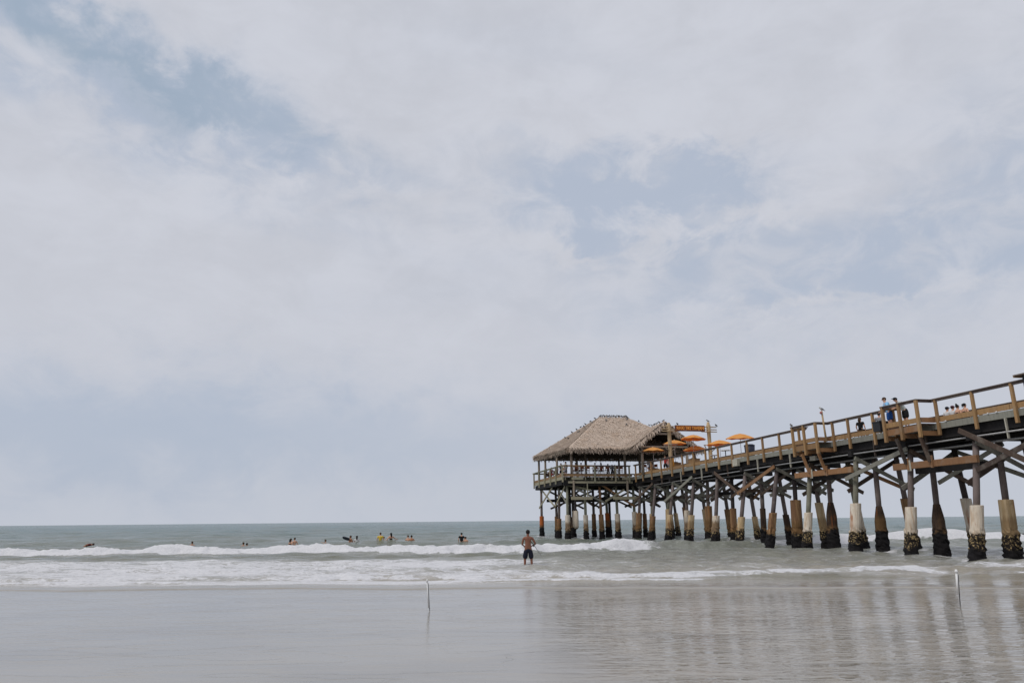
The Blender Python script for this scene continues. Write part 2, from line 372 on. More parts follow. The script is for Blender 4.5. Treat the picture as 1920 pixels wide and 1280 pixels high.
    # 4 broken crest beyond the pier on the right
    yc = ridge([5, 16, 21, 32, 36, 42, 70], [53, 55, 59, 63, 63.5, 62, 61], X)*1.0 + 0.8*(fbm(X*0.5, X*0, 73, 3) - 0.5)
    dd = Y - yc
    a4 = np.interp(X, [12, 20, 30, 60], [0, 0.5, 1, 1])
    Z += 0.45*a4*prof(dd, 1.0, 2.4)
    foam = np.maximum(foam, np.interp(X, [14, 20, 28, 60], [0, 0.55, 0.95, 1.0])*sstep(-0.4, 0.2, dd + 0.8*(lump - 0.5))*(1 - sstep(1.4, 2.8, dd + 1.5*(lump - 0.5))))
    # chop and swell
    step = np.maximum(0.11, 0.0055*Y)
    near = np.zeros_like(X); long = np.zeros_like(X)
    for i in range(90):
        short = i < 55
        lam = float(np.exp(rng.uniform(math.log(0.7), math.log(4.2)) if short else rng.uniform(math.log(4.2), math.log(24))))
        th = rng.normal(0, 0.75 if short else 0.45); k = 2*math.pi/lam
        a = (0.0105*lam**0.9 if short else 0.013*lam**0.72)*rng.uniform(0.5, 1.2)
        att = np.clip(lam/(3.2*step) - 1.0, 0, 1)
        ph = k*(X*math.sin(th) + Y*math.cos(th)) + rng.uniform(0, 6.28)
        wv_ = a*att*(np.sin(ph) + 0.28*np.sin(2*ph + 1.2))
        if short: near += wv_
        else: long += wv_
    far = sstep(24, 50, ww)
    Z += near*(0.06*sstep(0.4, 3, ww) + 0.80*sstep(3, 9, ww)*np.interp(X, [-6, 3], [0.6, 1.0]))
    Z += long*(0.10*sstep(4, 14, ww) + 0.45*far)
    Z -= 0.21*sstep(1.0, 24, ww)
    Z -= 0.045*(1 - sstep(0.0, 0.22, ww))
    # whitecap flecks
    nr, nc = X.shape
    edge = sstep(0.0, 2.2, ww + 0.5*(fbm(X*1.2, Y*1.2, 83, 3) - 0.5)*sstep(0, 0.3, ww))
    co = np.stack([X, Y, Z], -1).reshape(-1, 3).astype(np.float32)
    idx = np.arange(nr*nc).reshape(nr, nc)
    q = np.stack([idx[:-1, :-1], idx[:-1, 1:], idx[1:, 1:], idx[1:, :-1]], -1).reshape(-1, 4).astype(np.int32)
    me = bpy.data.meshes.new('sea'); me.vertices.add(len(co)); me.vertices.foreach_set('co', co.ravel())
    me.loops.add(q.size); me.loops.foreach_set('vertex_index', q.ravel())
    me.polygons.add(len(q)); me.polygons.foreach_set('loop_start', np.arange(0, q.size, 4, dtype=np.int32))
    me.polygons.foreach_set('use_smooth', np.ones(len(q), dtype=bool))
    me.update(calc_edges=True)
    at = me.attributes.new('foam', 'FLOAT', 'POINT'); at.data.foreach_set('value', np.clip(foam, 0, 1.2).astype(np.float32).ravel())
    at = me.attributes.new('edge', 'FLOAT', 'POINT'); at.data.foreach_set('value', edge.astype(np.float32).ravel())
    o = bpy.data.objects.new('sea', me); COL.objects.link(o); o['kind'] = 'structure'
    SEA.update(X=X, Y=Y, foam=foam, x=X[::2, ::2].ravel(), y=Y[::2, ::2].ravel(), z=Z[::2, ::2].ravel())
    return o
SEA = {}
def sea_z(x, y): return float(SEA['z'][np.argmin((SEA['x'] - x)**2 + (SEA['y'] - y)**2)])
sea = build_sea()
def sea_mat():
    m, t, b = mat('sea_water')
    g = N(t, 'ShaderNodeNewGeometry'); P_ = g.outputs['Position']
    sp = N(t, 'ShaderNodeSeparateXYZ', {0: P_}); y = sp.outputs[1]
    cr = N(t, 'ShaderNodeValToRGB', {0: SM(t, M(t, 'LOGARITHM', M(t, 'MAXIMUM', y, 1.0), 10.0), 1.30, 2.6)})
    cr.color_ramp.interpolation = 'EASE'
    e = cr.color_ramp.elements; e[0].position = 0.0; e[0].color = (0.29, 0.25, 0.185, 1); e[1].position = 1.0; e[1].color = (0.13, 0.205, 0.225, 1)
    for p, c in ((0.03, (0.26, 0.23, 0.17, 1)), (0.09, (0.19, 0.18, 0.13, 1)), (0.26, (0.135, 0.145, 0.105, 1)), (0.45, (0.155, 0.19, 0.17, 1)), (0.70, (0.145, 0.202, 0.206, 1))):
        k = cr.color_ramp.elements.new(p); k.color = c
    tint = NOISE(t, VMUL(t, P_, (0.10, 0.22, 0)), 1.0, 6, 0.65)
    col = MIX(t, SM(t, tint, 0.35, 0.65, 0.0, 0.5), cr.outputs[0], (0.15, 0.16, 0.12))
    ed = N(t, 'ShaderNodeAttribute', attribute_name='edge').outputs['Fac']
    col = MIX(t, ed, (0.285, 0.262, 0.225), col)
    t.links.new(col, b.inputs['Base Color'])
    b.inputs['IOR'].default_value = 1.40
    t.links.new(SM(t, y, 22, 160, 0.08, 0.26), b.inputs['Roughness'])
    h1 = NOISE(t, VMUL(t, P_, (1.1, 2.3, 1)), 1.0, 6, 0.62, 0.3)
    h2 = NOISE(t, VMUL(t, P_, (3.2, 7.0, 1)), 1.0, 5, 0.6, 0.3)
    h3 = NOISE(t, VMUL(t, P_, (0.16, 0.42, 1)), 1.0, 5, 0.62, 0.2)
    hh = M(t, 'ADD', M(t, 'MULTIPLY', h1, 0.45), M(t, 'MULTIPLY', h2, 0.05))
    hh = M(t, 'ADD', hh, M(t, 'MULTIPLY', h3, SM(t, y, 35, 200, 0.45, 3.2)))
    bp = N(t, 'ShaderNodeBump', {'Height': hh, 'Strength': SM(t, y, 21.5, 27, 0.12, 0.85), 'Distance': 0.6})
    t.links.new(bp.outputs[0], b.inputs['Normal'])
    fa = N(t, 'ShaderNodeAttribute', attribute_name='foam').outputs['Fac']
    ln = NOISE(t, VMUL(t, P_, (1.0, 3.2, 1.5)), 1.0, 8, 0.70, 0.9)
    lf = NOISE(t, VMUL(t, P_, (7, 12, 7)), 1.0, 5, 0.7, 0.4)
    ns = M(t, 'ADD', M(t, 'MULTIPLY', ln, 0.72), M(t, 'MULTIPLY', lf, 0.28))
    th = M(t, 'SUBTRACT', 0.86, M(t, 'MULTIPLY', fa, 0.68))
    fm = M(t, 'MULTIPLY', SM(t, M(t, 'SUBTRACT', ns, th), -0.07, 0.11), SM(t, fa, 0.04, 0.3))
    fm = M(t, 'MAXIMUM', fm, M(t, 'MULTIPLY', SM(t, fa, 0.20, 0.75, 0.0, 0.55), SM(t, ns, 0.30, 0.55, 0.5, 1.0)))
    dif = N(t, 'ShaderNodeBsdfPrincipled', {'Roughness': 0.8, 'Specular IOR Level': 0.2})
    fc = MIX(t, SM(t, lf, 0.3, 0.7), (0.56, 0.565, 0.59), (0.73, 0.73, 0.75)); t.links.new(fc, dif.inputs['Base Color'])
    fb = N(t, 'ShaderNodeBump', {'Height': ns, 'Strength': 0.55, 'Distance': 0.25}); t.links.new(fb.outputs[0], dif.inputs['Normal'])
    mx = N(t, 'ShaderNodeMixShader', {0: fm, 1: b.outputs[0], 2: dif.outputs[0]})
    o = [n for n in t.nodes if n.type == 'OUTPUT_MATERIAL'][0]; t.links.new(mx.outputs[0], o.inputs[0])
    return m
sea.data.materials.append(sea_mat())

# ---- wet sand under a film of water, sloping under the sea
def build_sand():
    xs = np.concatenate([[-2500, -400, -120], np.linspace(-60, 60, 121), [120, 400, 2500]])
    ys = np.concatenate([[-600, -120, -40], np.linspace(-15, 45, 121), [60, 120]])
    Xg, Yg = np.meshgrid(xs, ys, indexing='ij')
    near = np.interp(Yg, [-600, -120, -15, 6, 24, 32, 45, 120], [2.4, 1.8, 0.35, -0.010, -0.012, -0.28, -0.9, -3])
    Z = near
    n0, n1 = Xg.shape; idx = np.arange(n0*n1).reshape(n0, n1)
    mb = MB(); mb.v = [tuple(v) for v in np.stack([Xg, Yg, Z], -1).reshape(-1, 3)]
    mb.f = [tuple(int(k) for k in q) for q in np.stack([idx[:-1, :-1], idx[1:, :-1], idx[1:, 1:], idx[:-1, 1:]], -1).reshape(-1, 4)]
    o = mb.build('wet_sand', None, smooth=True); o['kind'] = 'structure'
    m, t, b = mat('wet_sand')
    P_ = N(t, 'ShaderNodeNewGeometry').outputs['Position']
    sp = N(t, 'ShaderNodeSeparateXYZ', {0: P_}); x, y = sp.outputs[0], sp.outputs[1]
    # where the shallow, wind rippled pool begins: a wandering line up the beach
    wob = NOISE(t, VMUL(t, P_, (0.5, 0.45, 0)), 1.0, 5, 0.6)
    sh = M(t, 'ADD', M(t, 'SUBTRACT', x, 0.4), M(t, 'MULTIPLY', M(t, 'SUBTRACT', wob, 0.5), 2.2))
    pool = SM(t, sh, 0.0, 1.8)
    n1_ = NOISE(t, VMUL(t, P_, (0.22, 0.7, 1)), 1.0, 6, 0.6, 0.5)
    n2_ = NOISE(t, VMUL(t, P_, (0.7, 5.0, 1)), 1.0, 6, 0.62, 0.6)
    n3_ = NOISE(t, P_, 70.0, 3, 0.6)
    c = MIX(t, SM(t, n1_, 0.35, 0.70), (0.315, 0.30, 0.275), (0.255, 0.245, 0.23))
    c = MIX(t, SM(t, n2_, 0.45, 0.72, 0.0, 0.45), c, (0.36, 0.325, 0.27))
    c = MIX(t, SM(t, n3_, 0.45, 0.7, 0.0, 0.20), c, (0.16, 0.145, 0.125))
    pc = MIX(t, SM(t, NOISE(t, VMUL(t, P_, (0.35, 0.9, 1)), 1.0, 6, 0.6, 0.5), 0.35, 0.68), (0.325, 0.297, 0.25), (0.245, 0.225, 0.19))
    c = MIX(t, pool, c, pc)
    t.links.new(c, b.inputs['Base Color']); b.inputs['IOR'].default_value = 1.5
    t.links.new(MIX(t, pool, SM(t, n2_, 0.35, 0.75, 0.10, 0.22), 0.03) if False else M(t, 'ADD', M(t, 'MULTIPLY', SM(t, n2_, 0.35, 0.75, 0.10, 0.22), M(t, 'SUBTRACT', 1.0, pool)), M(t, 'MULTIPLY', pool, 0.035)), b.inputs['Roughness'])
    # faint flow lines on the smooth part
    hs = M(t, 'ADD', M(t, 'MULTIPLY', n2_, 0.006), M(t, 'MULTIPLY', NOISE(t, VMUL(t, P_, (1.2, 9, 1)), 1.0, 4, 0.6, 0.5), 0.003))
    rl = M(t, 'ABSOLUTE', M(t, 'SUBTRACT', NOISE(t, VMUL(t, P_, (0.30, 0.75, 1)), 1.0, 3, 0.5, 0.8), 0.5))
    hs = M(t, 'ADD', hs, SM(t, rl, 0.0, 0.02, 0.004, 0.0))
    # ripples
    r1 = NOISE(t, VMUL(t, P_, (0.9, 3.4, 1)), 1.0, 3, 0.5, 0.6)
    r2 = NOISE(t, VMUL(t, P_, (2.6, 8.0, 1)), 1.0, 3, 0.55, 0.6)
    r3 = NOISE(t, VMUL(t, P_, (8, 20, 1)), 1.0, 3, 0.6, 0.5)
    wv = N(t, 'ShaderNodeTexWave', {'Vector': P_, 'Scale': 0.75, 'Distortion': 4.0, 'Detail': 3.0, 'Detail Scale': 0.9}, bands_direction='Y').outputs['Fac']
    hp_ = M(t, 'ADD', M(t, 'MULTIPLY', r1, 0.030), M(t, 'ADD', M(t, 'MULTIPLY', r2, 0.016), M(t, 'MULTIPLY', r3, 0.003)))
    hp_ = M(t, 'ADD', hp_, M(t, 'MULTIPLY', wv, 0.003))
    blot = SM(t, NOISE(t, VMUL(t, P_, (0.35, 0.5, 1)), 1.0, 4, 0.6), 0.3, 0.7, 0.55, 1.15)
    h = M(t, 'ADD', M(t, 'MULTIPLY', hs, M(t, 'SUBTRACT', 1.0, pool)), M(t, 'MULTIPLY', M(t, 'MULTIPLY', hp_, blot), pool))
    bp = N(t, 'ShaderNodeBump', {'Height': h, 'Strength': 1.0, 'Distance': 1.0}); t.links.new(bp.outputs[0], b.inputs['Normal'])
    o.data.materials.append(m)
build_sand()

# ================================================================== THE PIER  (local: x across, y outwards along the pier, z up)
ANG = R(11.6); PO = Vector((23.72, 32.74, 0))
TILT = 0.0030   # the deck drops a little towards the sea end
def W(t, s, z=0.0): return PO + Vector((-math.sin(ANG)*s + math.cos(ANG)*t, math.cos(ANG)*s + math.sin(ANG)*t, z + TILT*max(0.0, 49 - s)))
pier = empty('pier', PO, ANG, 'long weathered timber pier on concrete jacketed piles running out over the sea', 'pier')
pier.location.z = TILT*49; pier.rotation_euler = (-TILT, 0, ANG)
DECK = 6.6; CURB = 6.9; RAIL = 7.88; PW = 5.0
MAIN0, MAIN1 = -14.0, 50.3
def part(mb, name, m, smooth=False, parent=None): return mb.build(name, m, parent or pier, smooth)
def bx(name, a, b, m): return part(MB().box(a, b, 0.004), name, m)
def bm_(name, p, q, wd, ht, m): return part(MB().beam(p, q, wd, ht), name, m)

# deck planks: one part, a slab of separate boards with gaps
dk = MB(); y = MAIN0
while y < MAIN1 - 0.2:
    dk.box((0.02, y, DECK - 0.05), (PW - 0.02, y + 0.235, DECK + random.uniform(-0.006, 0.004))); y += 0.245
part(dk, 'deck', RAILGREY)
dk = MB(); y = 50.45
while y < 63.9:
    dk.box((-8.2, y, DECK - 0.05), (8.5, y + 0.235, DECK + random.uniform(-0.006, 0.004))); y += 0.245
part(dk, 'deck', RAILGREY)
# longitudinal stringers and fascia
for x in (0.30, 1.4, 2.5, 3.6, 4.7):
    bx('stringer', (x - 0.11, MAIN0, 5.80), (x + 0.11, MAIN1, DECK - 0.055), TARRED)
for x0 in (0.0, PW):
    y = MAIN0
    while y < MAIN1 - 0.3:
        y1 = min(y + 4.9, MAIN1)
        bx('fascia', (x0 - 0.05 if x0 == 0 else x0, y + 0.01, 6.27), (x0 if x0 == 0 else x0 + 0.05, y1, 6.60), FASCIA); y = y1
BAYS = ((14.3, 16.95), (5.35, 7.98))
def in_bay(s): return any(a - 0.05 < s < b + 0.05 for a, b in BAYS)
# curb boards (near side broken at the two lookout bays)
segs = [(MAIN0, BAYS[1][0]), (BAYS[1][1], BAYS[0][0]), (BAYS[0][1], 49.9)]
for a, b in segs:
    y = a
    while y < b - 0.3:
        y1 = min(y + 4.9, b)
        if b - y1 < 1.0: y1 = b
        bx('curb', (-0.055, y + 0.01, 6.64), (0.05, y1 - 0.01, CURB), LUMBER)
        y = y1
y = MAIN0
while y < 49.9:
    bx('curb', (PW - 0.05, y + 0.01, 6.64), (PW + 0.055, min(y + 4.9, 49.9), CURB), LUMBER); y += 4.9
def rail_post(x, y, z0=5.95, m=None, wd=0.15):
    return part(MB().beam((x, y, z0), (x, y, RAIL - 0.055), wd, wd, up=(0, 1, 0)), 'rail_post', m or LUMBER)
near_posts = [49.1, 47.0, 44.55, 41.95, 39.33, 36.8, 34.4, 31.95, 29.6, 27.2, 24.75, 22.4, 20.1, 17.6, 13.84, 12.3, 10.0, 8.25, 5.05, 2.65, 0.35, -2.1, -4.6, -7.1, -9.6, -12.1]
for s in near_posts: rail_post(-0.13, s)
s = 49.2
while s > -14: rail_post(PW + 0.13, s); s -= 2.45
# handrail: broad cap on a narrow under-rail
def rail(p, q, m=None):
    p, q = Vector(p), Vector(q); d = (q - p).normalized()*0.06
    o = part(MB().beam(p - d, q + d, 0.20, 0.05).beam(p + Vector((0, 0, -0.085)), q + Vector((0, 0, -0.085)), 0.05, 0.11), 'handrail', m or RAILGREY)
    return o
zr = RAIL - 0.025
for a, b in ((-14, BAYS[1][0]), (BAYS[1][1] - 0.25, BAYS[0][0]), (BAYS[0][1] - 0.3, 49.6)):
    pts = [a] + [x for x in sorted(near_posts) if a + 1.5 < x < b - 1.5][::2] + [b]
    for i in range(len(pts) - 1): rail((-0.13, pts[i], zr), (-0.13, pts[i+1], zr), RAILGREY)
y = -14.0
while y < 49.2: rail((PW + 0.13, y, zr), (PW + 0.13, min(49.2, y + 4.9), zr)); y += 4.9
# lookout bays
for k, (a, b) in enumerate(BAYS):
    X0 = -0.98
    mid = (a + b)/2 - 0.0
    for s in (a, mid, b - 0.03): rail_post(X0 - 0.08, s, 5.85, LUMBER, 0.165)
    bx('curb', (X0 - 0.05, a - 0.02, 6.64), (X0 + 0.05, b, CURB), LUMBER)
    bx('curb', (X0 + 0.05, a - 0.05, 6.64), (-0.06, a + 0.05, CURB), ORANGE_WOOD)
    bx('curb', (X0 + 0.05, b - 0.05, 6.64), (-0.06, b + 0.05, CURB), ORANGE_WOOD)
    bx('deck', (X0 + 0.06, a + 0.06, DECK - 0.05), (-0.06, b - 0.06, DECK), RAILGREY)
    bx('joist', (X0 + 0.0, a + 0.05, 6.20), (X0 + 0.10, b - 0.05, DECK - 0.06), ORANGE_WOOD if k else LUMBER)
    for s in (a + 0.02, mid, b - 0.02):
        bx('joist', (X0 - 0.06, s - 0.07, 5.95), (0.4, s + 0.07, 6.19), ORANGE_WOOD)
    rail((X0 - 0.08, a, zr), (X0 - 0.08, b, zr), RAILGREY)
    rail((X0 - 0.08, a, zr), (-0.10, a, zr), RAILGREY)
    rail((X0 - 0.08, b, zr - 0.03), (0.0, b, zr - 0.03), LUMBER)
    # outrigger beam along the piles and the raking props carrying the bay
    zb = (4.65, 4.50)[k]; y0, y1 = ((12.05, 18.1), (2.65, 8.45))[k]
    bm_('outrigger_beam', (-0.40, y0, zb), (-0.40, y1, zb), 0.16, 0.36, ORANGE_WOOD)
    bm_('outrigger_beam', (0.34, y0 + 0.4, zb - 0.25), (0.34, y1 - 0.8, zb - 0.25), 0.16, 0.34, TARRED)
    for s in (a + 0.15, b - 0.75):
        bm_('prop', (-0.55, s + 0.05, zb + 0.1), (X0 + 0.08, s + 0.12, 6.0), 0.16, 0.17, BRACE_B if k else ORANGE_WOOD)
        bm_('prop', (-0.50, s, zb - 0.22), (-0.50, s, zb + 0.42), 0.10, 0.16, ORANGE_WOOD)
    bx('plate', (-0.505, b - 0.95, zb - 0.28), (-0.485, b - 0.65, zb + 0.30), PALEBOX)

# ---- piles: timber shaft in a concrete jacket with a barnacled foot
FEET = []
def pier_w(t, s_): v_ = W(t, s_); return (v_.x, v_.y)
PILES = {'white': SL_WHITE, 'stained': SL_STAINED, 'tan': SL_TAN, 'brown': SL_BROWN, 'dark': SL_DARK, 'orange': SL_ORANGE}
def pile(top, foot, zs, kind, shaft, r=0.155, rs=0.31, square=False, pointed=False, zs2=None):
    """top/foot are (x, y) at z 5.6 and z 0; the jacket starts at height zs"""
    tx, ty = top; fx, fy = foot
    def at(z): k = (z + 0.0)/5.7; return (fx + (tx - fx)*k, fy + (ty - fy)*k, z)
    zt = 5.62; rs *= 0.88 + 0.06*random.random()
    o = part(MB().tube([at(zs - 0.35), at(zs + 0.5), at((zs + zt)/2), at(zt)], [r*1.0, r*1.02, r, r*0.94], 12, 0.02), 'pile', shaft, True)
    mb = MB(); n = 4 if square else 16
    FEET.append(pier_w(fx, fy))
    lv = [zs, zs - 0.02] + [x for x in np.arange(zs - 0.3, 1.25, -0.3)] + list(np.arange(1.2, -0.9, -0.12))
    rings = []
    ph0 = math.pi/4 if square else random.random()
    for i, z in enumerate(lv):
        c = at(z); f = rs*(1 + 0.04*(zs - z)/2.5)
        if square: f *= 1.06
        if pointed: f *= min(1.0, 0.55 + 0.55*(zs - z))
        if i == 0: f *= 0.93
        amp = 0.0
        if z < 1.15: f *= 1 + 0.22*min(1, (1.15 - z)/1.2); amp = 0.06
        m = 16
        ring = []
        for k in range(m):
            a = 2*math.pi*k/m
            if square:
                ca, sa = math.cos(a), math.sin(a); q = f*0.80/max(abs(ca), abs(sa)); q = min(q, f*1.02)
            else: q = f
            q += random.uniform(-amp, amp)
            ring.append((c[0] + q*math.cos(a), c[1] + q*math.sin(a), z + random.uniform(-amp, amp)*0.5))
        rings.append(ring)
    vs = [v for r_ in rings for v in r_]; m = 16
    fs = [(i*m + k, (i+1)*m + k, (i+1)*m + (k+1) % m, i*m + (k+1) % m) for i in range(len(lv)-1) for k in range(m)]
    fs.append(tuple(range(m)))
    mb.add(vs, fs)
    sl = mb.build('jacket', PILES[kind], o, smooth=False)
    return o
BENTS = [-10.2, -5.7, -1.3, 3.1, 7.6, 12.25, 17.0, 21.1, 25.7, 30.5, 35.1, 39.7, 44.2, 48.6]
look = {  # per bent: near, middle, far: (jacket, height, shaft, options)
 3.1:  (('white', 2.28, PILE_P, {'rs': .33}), ('tan', 2.55, PILE_P, {'square': True, 'rs': .34}), ('white', 2.2, PILE_P, {})),
 7.6:  (('white', 2.30, PILE_P, {'rs': .32}), ('dark', 2.45, PILE_P, {'pointed': True, 'rs': .34}), ('white', 2.75, PILE_D, {})),
 12.25:(('white', 2.62, PILE_G, {'rs': .34}), ('dark', 2.45, PILE_P, {'pointed': True, 'rs': .34}), ('brown', 2.9, PILE_P, {'rs': .3})),
 17.0: (('white', 2.15, PILE_G, {}), ('dark', 2.8, PILE_P, {'pointed': True, 'rs': .36}), ('white', 2.5, PILE_G, {})),
 21.1: (('brown', 2.20, PILE_P, {'square': True, 'rs': .3}), ('brown', 3.1, PILE_D, {'rs': .42}), ('tan', 2.9, PILE_P, {})),
 25.7: (('tan', 1.95, PILE_P, {}), ('dark', 2.6, PILE_P, {'rs': .25}), ('dark', 2.1, PILE_P, {'rs': .28})),
 30.5: (('stained', 2.10, PILE_P, {'rs': .34}), ('brown', 2.7, PILE_D, {}), ('tan', 2.0, PILE_P, {'rs': .26})),
 35.1: (('tan', 2.2, PILE_P, {'square': True}), ('brown', 3.0, PILE_P, {'rs': .36}), ('brown', 2.7, PILE_P, {})),
 39.7: (('tan', 2.3, PILE_P, {}), ('stained', 2.7, PILE_P, {}), ('tan', 2.8, PILE_P, {})),
 44.2: (('brown', 2.2, PILE_P, {}), ('tan', 2.9, PILE_G, {}), ('brown', 3.1, PILE_P, {})),
 48.6: (('brown', 2.6, PILE_P, {'rs': .36}), ('tan', 2.5, PILE_G, {}), ('brown', 2.6, PILE_P, {})),
}
batter = {3.1: -1.1, 7.6: -0.95, 12.25: -0.9, 17.0: -1.0, 21.1: -1.25, 25.7: -1.15, 30.5: -0.75, 35.1: -0.9, 39.7: -1.0, 44.2: -0.9, 48.6: -0.6}
kinds = ['white', 'tan', 'brown', 'dark']
for i, s in enumerate(BENTS):
    L = look.get(s) or tuple((kinds[(i + j) % 4], 2.3 + 0.2*j, PILE_P, {}) for j in range(3))
    bt = batter.get(s, -0.8)
    pile((0.15, s), (0.15 + bt, s - 0.05), L[0][1], L[0][0], L[0][2], **L[0][3])
    pile((1.50, s + 0.1), (1.28, s + 0.15), L[1][1], L[1][0], L[1][2], **L[1][3])
    pile((2.95, s), (3.48, s + 0.05), L[2][1], L[2][0], L[2][2], **L[2][3])
    bx('cap_beam', (-0.30, s - 0.17, 5.45), (PW + 0.30, s + 0.17, 5.795), TARRED)
    # cross bracing over the bent, one leg on each face
    z1, z0 = 5.35, 3.35 + 0.2*random.random()
    bm_('brace', (-0.15, s - 0.24, z1), (3.75, s - 0.24, z0), 0.08, 0.24, random.choice((BRACE_G, BRACE_G, BRACE_B)))
    bm_('brace', (3.35, s + 0.26, z1), (-0.55, s + 0.26, z0 - 0.1), 0.08, 0.24, random.choice((BRACE_G, BRACE_B)))
# raking braces along the near face
for a, za, b, zb, m in ((7.35, 5.45, 12.6, 4.1, BRACE_G), (3.6, 6.0, -1.6, 3.4, BRACE_B), (2.9, 3.95, -1.6, 5.3, BRACE_B), (20.8, 5.5, 26.1, 3.75, ORANGE_WOOD), (34.6, 5.6, 40.6, 3.6, BRACE_G),
                        (30.2, 5.7, 25.5, 3.6, BRACE_B), (44.0, 5.5, 48.9, 3.8, BRACE_B)):
    bm_('brace', (-0.32, a, za), (-0.55, b, zb), 0.09, 0.25, m)
# the same between the far piles, seen through the pier
for i in range(3, len(BENTS) - 1):
    a, b = BENTS[i], BENTS[i+1]
    if i % 2: a, b = b, a
    bm_('brace', (3.05, a, 5.35), (3.30, b, 3.5), 0.09, 0.23, (BRACE_G, BRACE_B, ORANGE_WOOD)[i % 3])
    if i % 3 == 0: bm_('brace', (1.68, b, 5.3), (1.62, a, 3.6), 0.09, 0.22, BRACE_G)
for i, s_ in enumerate(BENTS):
    if s_ < 19: continue
    bx('girt', (-0.2, s_ + 0.16, 3.85), (3.7, s_ + 0.26, 4.10), (TARRED, BRACE_G, BRACE_B)[i % 3])
    if i + 1 < len(BENTS):
        n_ = BENTS[i + 1]
        bm_('brace', (1.30, s_, 5.3), (1.22, n_, 3.6), 0.08, 0.22, BRACE_B)
        bm_('brace', (2.80, n_, 5.35), (2.95, s_, 3.6), 0.08, 0.22, (BRACE_G, TARRED)[i % 2])
# pipe slung under the deck with its hangers, and small boxes
part(MB().tube([(-0.12, -14, 5.62), (-0.12, 20, 5.60), (-0.1, 36, 5.45), (-0.08, 49, 5.35)], 0.045, 8), 'pipe', STEEL, True)
part(MB().tube([(0.9, -14, 5.38), (0.9, 49, 5.33)], 0.06, 8), 'pipe', STEEL, True)
for s in (1.0, 6.1, 10.2, 15.5, 19.0, 23.4, 28.2, 33.0, 37.4, 42.0):
    bx('hanger', (-0.16, s - 0.03, 5.3), (-0.055, s + 0.03, 6.25), PALEBOX if int(s) % 2 else BRACE_B)
bx('junction_box', (-0.30, 26.2, 5.98), (-0.06, 26.95, 6.52), PALEBOX)
bx('junction_box', (-0.24, 15.9, 5.55), (-0.06, 16.5, 5.85), PALEBOX)
for s in (1.45, 1.95, 4.6, 5.0, 9.1, 12.0, 13.5):
    part(MB().ball((-0.075, s, 6.62), 0.045, 8, 5), 'marker_light', PVC, True)

# ---- pavilion platform: deck frame, rails, piles
HX0, HX1, HY0, HY1 = -8.25, 8.5, 50.4, 63.9
bx('curb', (HX0, HY0 - 0.055, 6.64), (-0.1, HY0 + 0.05, CURB), LUMBER)
bx('curb', (HX0 - 0.055, HY0 + 0.06, 6.64), (HX0 + 0.05, HY1, CURB), LUMBER)
bx('curb', (HX0, HY1 - 0.05, 6.64), (HX1, HY1 + 0.055, CURB), LUMBER)
x = HX0 + 0.3
while x < 0.1:
    bx('joist', (x - 0.05, HY0 - 0.02, 6.25), (x + 0.05, HY1 - 0.3, DECK - 0.056), GREEN_WOOD); x += 0.78
bx('fascia', (HX0 - 0.05, HY0 + 0.06, 6.27), (HX0, HY1, 6.62), GREEN_WOOD)
bx('fascia', (-7.2, HY0 - 0.10, 6.28), (-5.9, HY0 - 0.05, 6.56), GREEN_WOOD)
bx('fascia', (-1.3, HY0 - 0.10, 6.26), (0.0, HY0 - 0.05, 6.60), GREEN_WOOD)
bx('fascia', (HX0 + 0.6, HY0 - 0.12, 5.88), (-0.1, HY0 - 0.02, 6.10), GREEN_WOOD)
for yy, hh_ in ((HY0 + 0.15, 5.62), (54.2, 5.6), (58.6, 5.6), (HY1 - 0.25, 5.7)):
    bx('girder', (HX0 + 0.1, yy - 0.12, hh_), (HX1 - 0.1, yy + 0.12, 6.245), TARRED)
bx('girder', (HX0 + 0.02, HY0 + 0.5, 5.72), (HX0 + 0.2, HY1 - 0.1, 6.245), TARRED)
for xa, xb, yy, m in ((-7.4, -5.0, 50.1, GREEN_WOOD), (-2.5, 0.6, 50.2, GREEN_WOOD), (-5.2, -2.2, 52.2, TARRED), (-7.9, 1.0, 54.6, TARRED), (-7.9, 1.0, 59.2, TARRED)): bx('girder', (xa, yy - 0.1, 4.08), (xb, yy + 0.1, 4.42), m)
hut_front = [-8.3, -4.55, -2.1, -0.45]
for t in hut_front: rail_post(t, HY0 - 0.14, 6.0, GREEN_WOOD, 0.17)
for s in (52.95, 55.4, 58.2, 61.0, 63.8): rail_post(HX0 - 0.13, s, 5.9, GREEN_WOOD, 0.16)
for x in np.arange(-6, 8.5, 2.6): rail_post(float(x), HY1 + 0.14, 6.0, GREEN_WOOD)
rail((HX0 - 0.1, HY0 - 0.14, zr), (-4.55, HY0 - 0.14, zr), LUMBER); rail((-4.55, HY0 - 0.14, zr), (-0.3, HY0 - 0.14, zr), RAILGREY)
rail((HX0 - 0.13, HY0 - 0.1, zr), (HX0 - 0.13, 58.2, zr), GREEN_WOOD); rail((HX0 - 0.13, 58.2, zr), (HX0 - 0.13, HY1 + 0.4, zr), GREEN_WOOD)
rail((HX0 - 0.13, HY1 + 0.14, zr), (8.4, HY1 + 0.14, zr), GREEN_WOOD)
hp = []
def hpile(t, s, zs, kind, shaft, dt=0.0, **kw):
    pile((t, s), (t + dt, s), zs, kind, shaft, **kw)
hpile(-7.55, 51.2, 2.45, 'stained', PILE_G, -0.05, rs=.30); hpile(-5.5, 51.2, 2.45, 'stained', PILE_G, 0.0, rs=.29)
hpile(-3.75, 51.2, 2.5, 'brown', ORANGE_WOOD, 0.1, rs=.31); hpile(-1.8, 51.2, 2.55, 'stained', PILE_G, 0.05, rs=.32); hpile(0.25, 51.2, 2.75, 'stained', PILE_G, 0.05, rs=.32)
